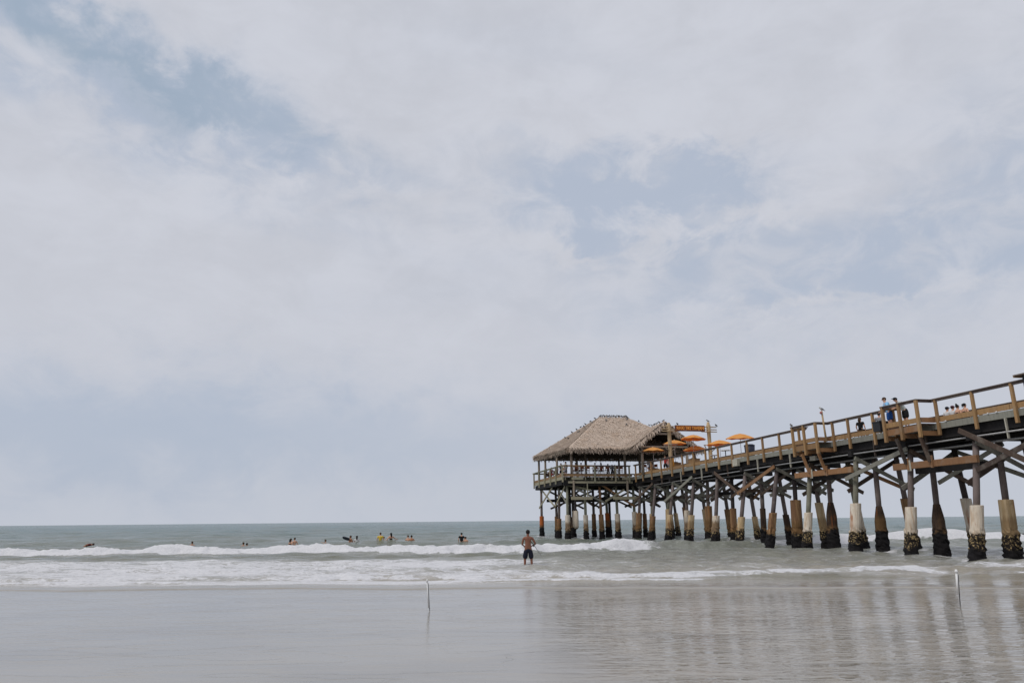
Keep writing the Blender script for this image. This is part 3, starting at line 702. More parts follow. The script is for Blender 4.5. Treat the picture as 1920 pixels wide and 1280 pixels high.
hpile(-7.45, 55.0, 2.1, 'brown', PILE_P, -0.15, rs=.30); hpile(-5.4, 56.5, 2.3, 'dark', PILE_D, rs=.30); hpile(-3.2, 55.4, 2.6, 'brown', PILE_P, rs=.28); hpile(-1.6, 55.4, 2.7, 'orange', PILE_G, 0.1, rs=.28)
hpile(-7.9, 62.0, 2.45, 'orange', PILE_P, rs=.30); hpile(-6.4, 60.6, 2.4, 'brown', PILE_P, 0.1, rs=.28); hpile(-4.3, 61.6, 2.3, 'dark', PILE_D, rs=.28); hpile(1.0, 61.8, 1.9, 'dark', PILE_D, rs=.2); hpile(3.6, 56.5, 2.6, 'brown', PILE_P, rs=.28)
hpile(6.0, 53.5, 2.6, 'tan', PILE_P, 0.5, rs=.28); hpile(7.6, 58.5, 2.6, 'brown', PILE_P, 0.4, rs=.28)
# hanging sleeve that lost its pile foot
part(MB().tube([(-6.55, 51.6, 2.95), (-6.55, 51.6, 2.85), (-6.55, 51.6, 1.3), (-6.5, 51.6, 1.05), (-6.5, 51.6, 0.9)], [0.22, 0.32, 0.33, 0.27, 0.06], 14), 'loose_jacket', SL_WHITE, True)
part(MB().tube([(-6.55, 51.6, 2.9), (-6.55, 51.6, 3.2), (-6.55, 51.6, 5.6)], [0.26, 0.12, 0.12], 10), 'pile', PILE_D, True)
# bracing under the platform
for p, q, m in (((-7.7, 50.9, 5.75), (-4.9, 50.9, 5.15), GREEN_WOOD), ((-6.7, 50.85, 5.35), (-3.2, 50.85, 3.7), BRACE_G), ((-3.95, 50.85, 5.95), (0.3, 50.85, 3.3), ORANGE_WOOD),
                ((-3.3, 50.7, 3.9), (-1.0, 50.7, 5.2), GREEN_WOOD), ((-7.9, 61.6, 5.6), (-8.0, 55.2, 3.5), GREEN_WOOD), ((-8.05, 62.6, 3.45), (-8.0, 56.0, 5.7), GREEN_WOOD),
                ((-7.9, 55.4, 3.4), (-7.8, 51.2, 5.6), GREEN_WOOD), ((-7.6, 55, 5.5), (-7.5, 51, 3.4), BRACE_G), ((-6.8, 55.2, 5.3), (-2.6, 55.2, 3.4), BRACE_B), ((-1.2, 55.3, 5.3), (-5.6, 55.3, 3.4), BRACE_G),
                ((-7.6, 59.3, 5.4), (-3.2, 59.3, 3.3), BRACE_B), ((-2.0, 59.4, 5.4), (-7.4, 59.4, 3.3), BRACE_B), ((0.2, 51.5, 5.5), (3.6, 51.5, 3.3), BRACE_B), ((3.7, 51.7, 5.5), (0.0, 51.7, 3.4), BRACE_G),
                ((1.0, 56, 5.4), (5.4, 56, 3.4), BRACE_B), ((5.6, 56.2, 5.4), (1.0, 56.2, 3.4), BRACE_B), ((-1.0, 60.2, 5.4), (3.4, 60.2, 3.4), BRACE_B), ((3.4, 60.4, 5.4), (-1, 60.4, 3.4), BRACE_B),
                ((-4.5, 51.6, 3.5), (-4.5, 59, 5.3), BRACE_B), ((-2.0, 59, 3.5), (-1.9, 51.6, 5.4), BRACE_G), ((0.4, 51.6, 3.5), (0.6, 61, 5.4), BRACE_B), ((-6.0, 61, 3.5), (-5.6, 52, 5.4), BRACE_B)):
    bm_('brace', p, q, 0.08, 0.22, m)
for t in (-7.05, -0.75): bm_('hanger_post', (t, 50.28, 4.15), (t, 50.28, 6.2), 0.15, 0.30, POSTW)
bm_('hanger_post', (-5.45, 50.32, 4.3), (-5.45, 50.32, 6.0), 0.10, 0.12, GREEN_WOOD)

# white water swirling round every pile foot
fm_ = SEA['foam']
for k, (fx, fy) in enumerate(FEET):
    r_ = np.sqrt((SEA['X'] - fx)**2 + ((SEA['Y'] - fy)*0.75)**2)
    g_ = np.exp(-((r_ - 0.45)/0.38)**2)*(0.40 + 0.5*fbm(SEA['X']*0.8 + k, SEA['Y']*0.8, 97, 2))
    g_ = np.maximum(g_, 0.42*np.exp(-((SEA['X'] - fx - 0.1)/0.55)**2 - ((SEA['Y'] - fy + 1.1)/1.3)**2))
    fm_ = np.maximum(fm_, g_)
sea.data.attributes['foam'].data.foreach_set('value', np.clip(fm_, 0, 1.2).astype(np.float32).ravel())

# ================================================================== THE THATCHED PAVILION (stands on the platform)
pav = empty('thatched_pavilion', W(0, 57, DECK), ANG, 'open sided pavilion with a big palm thatch roof at the far end of the pier', 'pavilion')
def pp(mb, name, m, smooth=False, parent=None):
    o = mb.build(name, m, parent or pav, smooth)
    if parent is None: o.location = (0, -57, -DECK)       # geometry is written in pier coordinates
    return o
EV = 9.78
FL, FR, BR_, BL = (-7.75, 49.55, EV - 0.05), (8.6, 49.55, EV), (8.6, 64.6, EV + 0.28), (-8.25, 64.7, EV + 0.26)
RA, RB = (-1.55, 56.8, 14.25), (2.1, 56.8, 14.25)
def thatch(polys, fringes, name, blades=9000, seed=1):
    """solid mat of thatch plus loose leaf blades lying down the slope and a ragged hanging fringe"""
    rs = random.Random(seed); mb = MB(); und = MB()
    areas = []
    for poly in polys:
        P_ = [Vector(p) for p in poly]; n = (P_[1] - P_[0]).cross(P_[-1] - P_[0]).normalized()
        if n.z < 0: n = -n
        areas.append(sum(((P_[i] - P_[0]).cross(P_[i+1] - P_[0])).length/2 for i in range(1, len(P_) - 1)))
        # tessellated top so its surface and ridges are uneven
        tris = [(P_[0], P_[i], P_[i+1]) for i in range(1, len(P_) - 1)]
        for a, b, c in tris:
            k = 16; vid = {}
            vs = []; fs = []
            for i in range(k + 1):
                for j in range(k + 1 - i):
                    p = a + (b - a)*(i/k) + (c - a)*(j/k)
                    edge = (i == 0 or j == 0 or i + j == k)
                    p = p + n*(0.0 if edge else rs.uniform(-0.05, 0.07))
                    vid[(i, j)] = len(vs); vs.append(p)
            for i in range(k):
                for j in range(k - i):
                    fs.append((vid[(i, j)], vid[(i+1, j)], vid[(i, j+1)]))
                    if i + j < k - 1: fs.append((vid[(i+1, j)], vid[(i+1, j+1)], vid[(i, j+1)]))
            mb.add(vs, fs)
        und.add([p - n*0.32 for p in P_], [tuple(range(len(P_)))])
    tot = sum(areas)
    for poly, ar in zip(polys, areas):
        P_ = [Vector(p) for p in poly]; n = (P_[1] - P_[0]).cross(P_[-1] - P_[0]).normalized()
        if n.z < 0: n = -n
        down = Vector((0, 0, -1)); down = (down - n*down.dot(n)).normalized(); side = n.cross(down)
        tris = [(P_[0], P_[i], P_[i+1]) for i in range(1, len(P_) - 1)]
        ta = [((b - a).cross(c - a)).length for a, b, c in tris]
        for _ in range(int(blades*ar/tot)):
            a, b, c = rs.choices(tris, ta)[0]; u, v = rs.random(), rs.random()
            if u + v > 1: u, v = 1 - u, 1 - v
            p = a + (b - a)*u + (c - a)*v
            ln = rs.uniform(0.35, 0.85); wd = rs.uniform(0.025, 0.06)
            d = (down + side*rs.uniform(-0.35, 0.35) + n*rs.uniform(0.0, 0.09)).normalized(); sd_ = d.cross(n).normalized()
            p0 = p + n*rs.uniform(0.03, 0.08)
            mb.add([p0 - sd_*wd, p0 + sd_*wd, p0 + d*ln + sd_*wd*0.35, p0 + d*ln - sd_*wd*0.35], [(0, 1, 2, 3)])
    for a, b, out_, dens in fringes:
        a, b = Vector(a), Vector(b); L_ = (b - a).length; e = (b - a).normalized(); out_ = Vector(out_).normalized()
        for _ in range(int(L_*dens)):
            p = a + e*rs.uniform(0, L_); ln = rs.uniform(0.25, 0.62); wd = rs.uniform(0.03, 0.085)
            p0 = p - out_*rs.uniform(0, 0.35) + Vector((0, 0, rs.uniform(-0.26, 0.16)))
            d = (out_*rs.uniform(0.1, 0.75) + Vector((0, 0, -1)) + e*rs.uniform(-0.3, 0.3)).normalized()
            mb.add([p0 - e*wd, p0 + e*wd, p0 + d*ln + e*wd*0.3, p0 + d*ln - e*wd*0.3], [(0, 1, 2, 3)])
    o = pp(mb, name, THATCH)
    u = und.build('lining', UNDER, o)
    return o
main_polys = [(FL, FR, RB, RA), (FR, BR_, RB), (BR_, BL, RA, RB), (BL, FL, RA)]
thatch(main_polys, [(FL, FR, (0, -1, 0), 75), (BL, FL, (-1, 0, 0), 75), (FR, BR_, (1, 0, 0), 40), (BR_, BL, (0, 1, 0), 40),
                    (RA, RB, (0, -1, 0), 60), (FL, RA, (-.5, -.5, 0), 14), (BL, RA, (-1, 0.2, 0), 14), (RB, FR, (0.5, -0.5, 0), 14)], 'roof', 15000, 3)
# gabled porch over the way in
AP = (2.45, 46.3, 12.35); AR = (2.45, 53.6, 12.15); PL0, PL1 = (-1.35, 46.15, 9.62), (-1.35, 50.2, 9.75); PR0, PR1 = (6.25, 46.3, 9.62), (6.25, 50.2, 9.75)
thatch([(PL0, AP, AR, PL1), (PR0, AP, AR, PR1)], [(PL0, AP, (0, -1, 0), 80), (AP, PR0, (0, -1, 0), 80), (PL1, PL0, (-1, 0, 0), 70), (PR1, PR0, (1, 0, 0), 60), (AP, AR, (-.3, 0, 0), 40)], 'porch_roof', 4200, 5)
def ppost(x, y, z1=EV - 0.1, r=0.15, m=None): return pp(MB().tube([(x, y, DECK), (x, y, (DECK + z1)/2), (x, y, z1)], [r, r*0.97, r*0.92], 10, 0.03), 'roof_post', m or POSTW, True)
for x in (-7.1, -0.75): ppost(x, 50.75)
for yy in (54.6, 60.2, 63.6): ppost(-7.75, yy, EV, 0.14)
for x in (-2.6, 3.2, 8.0): ppost(x, 63.6, EV, 0.14)
ppost(8.0, 51.0); ppost(3.6, 57.2, 11.5, 0.16); ppost(-3.4, 57.2, 11.5, 0.16)
for x in (-0.2, 5.05): ppost(x, 46.75, 9.75, 0.16, POSTW)
def peave(p, q, wd=0.14, ht=0.24, m=None): return pp(MB().beam(p, q, wd, ht), 'eave_beam', m or POSTW)
peave((-7.5, 50.45, EV - 0.28), (8.2, 50.45, EV - 0.28)); peave((-7.85, 50.3, EV - 0.30), (-7.85, 64.0, EV - 0.22)); peave((-7.6, 63.95, EV - 0.2), (8.2, 63.95, EV - 0.2))
peave((-0.3, 46.5, 9.62), (5.1, 46.5, 9.62), 0.12, 0.18); peave((0.75, 46.55, 11.05), (4.2, 46.55, 11.05), 0.12, 0.2)
peave((-0.3, 46.8, 9.75), (-0.3, 50.4, 9.75)); peave((5.2, 46.8, 9.75), (5.2, 50.4, 9.75))
def rafter(p, q): return pp(MB().beam(p, q, 0.12, 0.16), 'rafter', POSTW)
rafter((-1.1, 46.42, 9.55), (2.45, 46.42, 12.02)); rafter((6.0, 46.42, 9.55), (2.45, 46.42, 12.02))
for x, yy in ((-0.2, 46.62), (5.05, 46.62)):
    for sg in (-1, 1): pp(MB().tube([(x, yy, 8.9), (x + sg*0.35, yy, 9.15), (x + sg*0.62, yy, 9.55)], 0.055, 8), 'bracket', POSTW, True)
# ================================================================== SIGN GATE
gate = empty('sign_gate', W(0.25, 40.3, DECK), ANG, 'tall carved pole gate with a long red brown name board across the pier', 'gate')
def gp(mb, name, m, smooth=False, parent=None): return mb.build(name, m, parent or gate, smooth)
for x, top in ((0.0, 4.78), (4.35, 4.92)):
    mb = MB(); zs_ = [0, 1.5, 3.0, 3.85, 3.9, 4.02, 4.06, 4.2, 4.24, 4.38, 4.42, 4.58, 4.62, top]
    rr = [.21, .20, .19, .19, .24, .24, .18, .25, .19, .25, .18, .24, .17, .13]
    po = gp(mb.tube([(x, 0, z) for z in zs_], rr, 12, 0.02), 'gate_post', BAMBOO, True)
    for z in (3.92, 4.14, 4.40):
        gp(MB().tube([(x - 0.85, -0.1, z), (x, -0.12, z + 0.01), (x + 0.85, -0.1, z)], [.045, .06, .045], 8), 'crossbar', BAMBOO, True, po)
    gp(MB().tube([(x - 0.75, -0.2, 2.55), (x + 0.75, -0.2, 2.58)], .05, 8), 'crossbar', POSTW, True, po)
    for sg in (-1, 1): gp(MB().tube([(x + sg*0.15, -0.1, 1.95), (x + sg*0.45, -0.1, 2.15), (x + sg*0.62, -0.1, 2.5)], .05, 8), 'bracket', POSTW, True, po)
gp(MB().box((0.62, -0.16, 3.94), (3.86, -0.06, 4.54)), 'sign_board', SIGNRED)
def text_mesh(body, size, ext):
    cu = bpy.data.curves.new('sign_lettering', 'FONT'); cu.body = body; cu.size = size; cu.extrude = ext; cu.offset = 0.012; cu.align_x = 'CENTER'; cu.align_y = 'CENTER'; cu.shear = 0.12
    tmp = bpy.data.objects.new('tmp', cu); COL.objects.link(tmp)
    dg = bpy.context.evaluated_depsgraph_get(); me = bpy.data.meshes.new_from_object(tmp.evaluated_get(dg)); bpy.data.objects.remove(tmp)
    return me
me = text_mesh("RIKKI TIKI TAVERN", 0.42, 0.02); me.name = 'lettering'; me.materials.clear(); me.materials.append(LETTER)
xs_ = [v.co.x for v in me.vertices]; k = 3.0/(max(xs_) - min(xs_))
lt = bpy.data.objects.new('lettering', me); COL.objects.link(lt); lt.parent = [c for c in bpy.data.objects if c.name == 'sign_board'][0]
lt.scale = (k, 1.12, 1); lt.rotation_euler = (R(90), 0, 0); lt.location = (2.24, -0.185, 4.24)
gp(MB().box((-0.17, -0.26, 0.0), (0.22, -0.215, 1.25)), 'post_panel', plain('ochre_panel', (0.55, 0.26, 0.05), 0.6))

# ================================================================== UMBRELLAS, TABLES, CHAIRS
def make_umbrella(r=1.25, h=2.35):
    o = empty('patio_umbrella', (0, 0, 0), 0, 'x', 'umbrella', 'orange umbrellas on the pier')
    mb = MB(); n = 8; rise = 0.42
    vs = [(0, 0, h)]; fs = []
    for ring, (f, z) in enumerate(((0.35, 0.80), (0.7, 0.42), (1.0, 0.0))):
        for k in range(n*2):
            sag = 0.05*f if k % 2 else 0.0
            a = math.pi*k/n; vs.append(((f*r - sag)*math.cos(a), (f*r - sag)*math.sin(a), h - rise + rise*z - sag))
    m = n*2
    for k in range(m): fs.append((0, 1 + k, 1 + (k+1) % m))
    for q in range(2):
        for k in range(m): fs.append((1 + q*m + k, 1 + (q+1)*m + k, 1 + (q+1)*m + (k+1) % m, 1 + q*m + (k+1) % m))
    c = mb.add(vs, fs).build('canopy', UMB, o); md = c.modifiers.new('thickness', 'SOLIDIFY'); md.thickness = 0.008
    MB().tube([(0, 0, 0.03), (0, 0, h + 0.06)], 0.025, 8).build('pole', WHITE, o, True)
    MB().tube([(0, 0, 0), (0, 0, 0.08), (0, 0, 0.12)], [0.26, 0.26, 0.06], 14).build('base', BLACK, o, True)
    for k in range(n):
        a = 2*math.pi*k/n
        MB().tube([(0.02*math.cos(a), 0.02*math.sin(a), h - 0.08), (0.97*r*math.cos(a), 0.97*r*math.sin(a), h - rise - 0.01)], 0.012, 5).build('rib', WHITE, o)
    return o
um = make_umbrella()
ul = ['leftmost orange umbrella, in front of the pavilion porch', 'pale orange umbrella beside the left carved pole of the sign gate', 'orange umbrella directly below the sign board', 'low orange umbrella behind the rail left of the right carved pole',
      'orange umbrella half hidden by the handrail, right of the right carved pole', 'rightmost orange umbrella, just above the handrail']
# (t, s, z of the base)
for i, (t, s, z, tilt) in enumerate(((0.9, 46.3, DECK + 0.60, 0), (1.6, 42.2, DECK + 0.92, 0.0), (1.7, 38.1, DECK + 0.98, 0.05), (2.3, 38.9, DECK - 0.02, 0), (2.6, 34.4, DECK + 0.05, 0), (1.7, 29.0, DECK - 0.02, -0.06))):
    if i == 0: o = um; o.location = W(t, s, z); o.rotation_euler = (0, tilt, 0.2); o['label'] = ul[0]
    else: o = dup(um, W(t, s, z), 0.3*i, ul[i]); o.rotation_euler = (0, tilt, 0.3*i)
    if z > DECK + 0.2 and i < 3:
        pd = MB().box((-0.42, -0.42, 0), (0.42, 0.42, z - DECK - 0.03)).box((-0.47, -0.47, z - DECK - 0.03), (0.47, 0.47, z - DECK)).build('planter_box', LUMBER)
        pd.location = W(t, s, DECK); pd.rotation_euler = (0, 0, ANG); tag(pd, ('timber planter box holding the leftmost orange umbrella', 'timber planter box under the umbrella by the left carved pole', 'timber planter box under the umbrella below the sign board')[i], 'planter', 'umbrella planter boxes')

def make_chair():
    o = empty('bar_chair', (0, 0, 0), 0, 'x', 'chair', 'chairs behind the pavilion railing')
    for sx in (-1, 1):
        MB().beam((sx*0.23, -0.22, 0), (sx*0.22, -0.25, 1.22), 0.045, 0.045).build('leg', WHITE, o)
        MB().beam((sx*0.23, 0.24, 0), (sx*0.22, 0.20, 0.76), 0.045, 0.045).build('leg', WHITE, o)
    MB().box((-0.24, -0.22, 0.74), (0.24, 0.24, 0.79)).build('seat', CHAIRRED, o)
    MB().box((-0.22, -0.26, 0.90), (0.22, -0.225, 1.22)).build('backrest', CHAIRRED, o)
    MB().box((-0.24, -0.255, 0.56), (0.24, -0.22, 0.62)).build('stretcher', WHITE, o)
    return o
ch = make_chair()
ords = ['leftmost', 'second from the left', 'third from the left', 'fourth from the left', 'fifth from the left', 'sixth from the left', 'seventh from the left', 'eighth from the left', 'rightmost']
cx = [-6.5, -5.85, -5.15, -4.2, -3.5, -2.85, -1.75, -1.2]
for i, t in enumerate(cx):
    lab = f"{ords[i] if i < 7 else 'rightmost'} of the red brown backed chairs behind the pavilion railing"
    if i == 0: ch.location = W(t, 51.1, DECK); ch.rotation_euler = (0, 0, ANG); ch['label'] = lab
    else: dup(ch, W(t, 51.1, DECK), ANG + random.uniform(-0.1, 0.1), lab)
for i, (t, s, rz, lab) in enumerate(((-7.3, 60.6, 2.2, 'red brown chair nearest the back left corner of the pavilion deck'), (-7.2, 58.9, 0.9, 'red brown chair at the pale table by the left railing'), (-7.2, 54.0, -0.4, 'red brown chair just left of the front left roof post'),
                                     (0.5, 48.3, 0.2, 'chair beside the leftmost umbrella behind the pier rail'), (1.5, 47.6, 2.0, 'chair just right of the leftmost umbrella pole'))):
    dup(ch, W(t, s, DECK), ANG + rz, lab, 'loose chairs on the pier')
def make_table():
    o = empty('bar_table', (0, 0, 0), 0, 'x', 'table', 'tables on the pier')
    MB().box((-0.38, -0.38, 1.02), (0.38, 0.38, 1.07)).build('tabletop', WHITE, o)
    MB().tube([(0, 0, 0.05), (0, 0, 1.02)], 0.04, 8).build('pedestal', BLACK, o, True)
    MB().tube([(0, 0, 0), (0, 0, 0.05)], [0.27, 0.25], 12).build('base', BLACK, o, True)
    return o
tb = make_table()
for i, (t, s, lab) in enumerate(((-7.3, 59.8, 'pale square table by the left railing of the pavilion'), (-5.5, 52.2, 'pale table in the front row under the pavilion roof, left'), (-3.8, 52.2, 'pale table in the front row under the roof, middle'),
                                 (-1.5, 52.2, 'pale table in the front row under the roof, right'), (1.1, 30.6, 'white table behind the rail left of the dark bin'), (2.4, 35.2, 'white table under the umbrella right of the gate'))):
    if i == 0: tb.location = W(t, s, DECK); tb.rotation_euler = (0, 0, ANG); tb['label'] = lab
    else: dup(tb, W(t, s, DECK), ANG + 0.2*i, lab)

# dark bin behind the rail
bn = empty('waste_bin', W(0.75, 25.9, DECK), ANG, 'dark navy waste bin with a flat lid behind the pier rail', 'bin')
MB().tube([(0, 0, 0), (0, 0, 0.95)], [0.36, 0.42], 14).build('body', NAVYP, bn, True); MB().tube([(0, 0, 0.951), (0, 0, 1.0), (0, 0, 1.08)], [0.44, 0.44, 0.30], 14).build('lid', NAVYP, bn, True)
# tackle box by the two anglers
tk = empty('tackle_box', W(-0.45, 8.95, DECK), ANG, 'dark tackle box standing beside the man in light blue', 'box')
MB().box((-0.35, -0.3, 0), (0.35, 0.3, 0.5)).build('body', BLACK, tk); MB().box((-0.37, -0.32, 0.503), (0.37, 0.32, 0.58)).build('lid', BLACK, tk); MB().tube([(-0.15, 0, 0.58), (-0.12, 0, 0.64), (0.12, 0, 0.64), (0.15, 0, 0.58)], 0.015, 6).build('handle', STEEL, tk)
# bait table at the near end of the rail
bt_ = empty('bait_table', W(-0.25, -1.12, RAIL - 0.12), ANG, 'small timber bait table on the handrail at the right edge', 'table')
MB().box((-0.28, -0.9, 0.27), (0.28, 0.95, 0.32)).build('tabletop', RAILGREY, bt_); MB().box((-0.28, 0.90, 0.20), (0.28, 0.948, 0.268)).build('lip', LUMBER, bt_)
for yy in (-0.6, 0.62): MB().box((-0.06, yy - 0.06, -0.9), (0.06, yy + 0.06, 0.268)).build('leg', BLACK, bt_)
# bench
bh = empty('bench', W(3.0, 6.8, DECK), ANG, 'low timber bench where the four people sit on the pier', 'bench')
MB().box((-0.25, -2.0, 0.40), (0.25, 2.0, 0.45)).build('seat', LUMBER, bh)
for yy in (-1.8, 0, 1.8): MB().box((-0.2, yy - 0.06, 0), (0.2, yy + 0.06, 0.398)).build('leg', LUMBER, bh)
# lamp pole with a red float on the first lookout
lp = empty('rigged_post', W(-0.45, 14.2, DECK), ANG, 'slender yellow brown post with a red float near its top in the middle lookout', 'post')
MB().tube([(0, 0, 0), (-0.05, 0, 1.0), (-0.09, 0, 2.0)], [0.07, 0.06, 0.055], 8).build('pole', BAMBOO, lp, True)
MB().ball((-0.17, -0.02, 1.88), (0.085, 0.085, 0.095)).build('float', plain('red_float', (0.42, 0.17, 0.16), 0.5), lp, True)

# ================================================================== PEOPLE
SKIN = cmat((0.62, 0.36, 0.25), 0.6, 'skin'); SKIN2 = cmat((0.46, 0.22, 0.125), 0.6, 'skin'); SKINR = cmat((0.225, 0.098, 0.064), 0.55, 'skin')
HAIRD = cmat((0.012, 0.010, 0.010), 0.7, 'hair'); HAIRB = cmat((0.06, 0.035, 0.02), 0.7, 'hair'); HAIRG = cmat((0.20, 0.19, 0.19), 0.8, 'hair')
def skin_mesh(verts, edges, radii, sub=2):
    me = bpy.data.meshes.new('sk'); me.from_pydata(verts, edges, []); me.update()
    o = bpy.data.objects.new('sk', me); COL.objects.link(o)
    o.modifiers.new('skin', 'SKIN'); sv = me.skin_vertices[0].data
    for i, r in enumerate(radii):
        sv[i].radius = r if hasattr(r, '__len__') else (r, r)
    sv[0].use_root = True
    if sub: md = o.modifiers.new('sub', 'SUBSURF'); md.levels = sub
    dg = bpy.context.evaluated_depsgraph_get(); dg.update()
    res = bpy.data.meshes.new_from_object(o.evaluated_get(dg))
    bpy.data.objects.remove(o); bpy.data.meshes.remove(me)
    for p in res.polygons: p.use_smooth = True
    return res
def place(me, name, m, parent):
    me.name = name; me.materials.clear(); me.materials.append(m)
    o = bpy.data.objects.new(name, me); COL.objects.link(o); o.parent = parent; return o
def joined(meshes):
    bm = bmesh.new()
    for x in meshes: bm.from_mesh(x)
    me = bpy.data.meshes.new('body'); bm.to_mesh(me); bm.free()
    for p in me.polygons: p.use_smooth = True
    return me
def mbmesh(mb):
    me = bpy.data.meshes.new('x'); me.from_pydata(mb.v, [], mb.f); me.update(); return me
def person(loc, rz, label, pose='stand', skin=SKIN, hair=HAIRD, hairstyle='short', shirt=None, shorts=None, scale=1.0, group=None, lean=0.0, arms=None, sub=1, fingers=False, female=False, swim=None, stance=0.13, cap=None):
    """facing local +y; origin on the floor between the feet (or below the seat when sitting)"""
    root = empty('person', loc, rz, label, 'person', group); root.scale = (scale,)*3
    sit = pose == 'sit'
    hip = 0.52 if sit else 0.93
    ly = math.sin(lean); lz = math.cos(lean)
    def up(h, y=0.0): return Vector((0, h*ly + y*lz, hip + h*lz - y*ly))
    V = []; E = []; Rr = []
    def v(p, r): V.append(tuple(p)); Rr.append(r); return len(V) - 1
    sw_ = 0.165 if female else 0.19; wst = 0.115 if female else 0.135
    pel = v((0, 0, hip), (0.165, 0.115)); sp1 = v(up(0.16), (wst, 0.10)); sp2 = v(up(0.32), (0.155, 0.115)); ch_ = v(up(0.45), (0.15, 0.10)); nk = v(up(0.545, 0.01), (0.055, 0.055)); 
    E += [(pel, sp1), (sp1, sp2), (sp2, ch_), (ch_, nk)]
    h0 = v(up(0.62, 0.025), (0.062, 0.07)); h1 = v(up(0.71, 0.025), (0.078, 0.095)); h2 = v(up(0.795, 0.015), (0.062, 0.078))
    E += [(nk, h0), (h0, h1), (h1, h2)]
    A = arms or {}
    hands = []
    for sg in (-1, 1):
        a = A.get(sg) or ((Vector((sg*(sw_ + 0.10), -0.03, 0.24)), Vector((sg*(sw_ + 0.09), 0.06, 0.0))))   # elbow, wrist relative to the hip frame
        sh = v(up(0.475) + Vector((sg*sw_, 0, 0)), (0.062, 0.062))
        e_p = Vector((a[0].x, 0, 0)) + up(a[0].z, a[0].y); w_p = Vector((a[1].x, 0, 0)) + up(a[1].z, a[1].y)
        el_ = v(e_p, (0.043, 0.043)); wr = v(w_p, (0.028, 0.028)); d_ = (w_p - e_p).normalized()
        ha = v(w_p + d_*0.075, (0.040, 0.022)); tip = v(w_p + d_*(0.11 if fingers else 0.16), (0.036, 0.018))
        E += [(ch_, sh), (sh, el_), (el_, wr), (wr, ha), (ha, tip)]; hands.append((w_p + d_*0.10, d_, sg))
    legs = []
    for sg in (-1, 1):
        hp_ = v((sg*0.095, 0, hip - 0.06), (0.098, 0.098))
        if sit: kn = v((sg*0.12, 0.44, hip - 0.03), (0.062, 0.062)); an = v((sg*0.12, 0.46, 0.09), (0.04, 0.04)); to = v((sg*0.13, 0.62, 0.04), (0.042, 0.028)); 
        else: kn = v((sg*stance, 0.015, 0.50), (0.060, 0.060)); an = v((sg*(stance + 0.012), -0.02, 0.085), (0.038, 0.038)); to = v((sg*(stance + 0.03), 0.15, 0.035), (0.042, 0.026))
        md_ = v((Vector(V[kn])*0.55 + Vector(V[an])*0.45), (0.055, 0.055))
        E += [(pel, hp_), (hp_, kn), (kn, md_), (md_, an), (an, to)]; legs.append((hp_, kn))
    body = skin_mesh(V, E, Rr, sub)
    hc = Vector(V[h1]); extra = MB()
    extra.ball(hc + Vector((0, 0.10*lz, -0.01)), (0.014, 0.020, 0.022), 6, 4)
    for sg in (-1, 1): extra.ball(hc + Vector((sg*0.082, -0.005, -0.005)), (0.014, 0.024, 0.034), 6, 4)
    pieces = [body, mbmesh(extra)]
    if fingers:
        for c, d_, sg in hands:
            sd_ = d_.cross(Vector((0, 0, 1))); sd_ = sd_.normalized() if sd_.length > 0.1 else Vector((0, 1, 0)); crl = sd_.cross(d_).normalized()*-1
            for q, ln in zip((-1.5, -0.5, 0.5, 1.5), (0.070, 0.080, 0.075, 0.058)):
                b0 = c + sd_*q*0.019; pieces.append(skin_mesh([tuple(b0 - d_*0.02), tuple(b0 + d_*ln*0.45 + crl*0.008), tuple(b0 + d_*ln*0.75 + crl*0.032), tuple(b0 + d_*ln*0.72 + crl*0.06)], [(0, 1), (1, 2), (2, 3)], [0.010, 0.0095, 0.0085, 0.0075], 1))
            tb_ = c - d_*0.06 + sd_*0.035*(-sg); pieces.append(skin_mesh([tuple(tb_), tuple(tb_ + d_*0.03 - sd_*sg*0.022), tuple(tb_ + d_*0.055 - sd_*sg*0.020 + crl*0.02)], [(0, 1), (1, 2)], [0.013, 0.011, 0.009], 1))
    b_ = place(joined(pieces), 'body', skin, root)
    eyes = MB()
    for sg in (-1, 1): eyes.ball(hc + Vector((sg*0.032, 0.093*lz, 0.012)), 0.012, 6, 4)
    eyes.build('eyes', HAIRD, root)
    MB().ball(hc + Vector((0, 0.094*lz, -0.05)), (0.024, 0.010, 0.008), 8, 4).build('mouth', cmat((0.28, 0.09, 0.08), 0.6, 'lips'), root)
    # hair
    hm = MB(); hm.ball(hc + Vector((0, -0.018, 0.028)), (0.094, 0.108, 0.100), 12, 8)
    if hairstyle == 'long': hm.tube([hc + Vector((0, -0.05, 0.05)), hc + Vector((0, -0.115, -0.08)), hc + Vector((0, -0.11, -0.26))], [0.085, 0.085, 0.045], 10)
    if hairstyle == 'bun': hm.ball(hc + Vector((0, -0.07, 0.13)), (0.05, 0.05, 0.06), 8, 6)
    if hairstyle == 'pony': hm.tube([hc + Vector((0, -0.09, 0.06)), hc + Vector((0, -0.16, 0.04)), hc + Vector((0, -0.17, -0.12))], [0.045, 0.04, 0.02], 8)
    hob = hm.build('hair', hair, root, True)
    hob.data.update()
    if cap: 
        cm = MB(); cm.ball(hc + Vector((0, -0.005, 0.045)), (0.105, 0.118, 0.085), 12, 8); cm.ball(hc + Vector((0, 0.13, 0.05)), (0.075, 0.075, 0.012), 10, 4); cm.build('cap', cap, root, True)
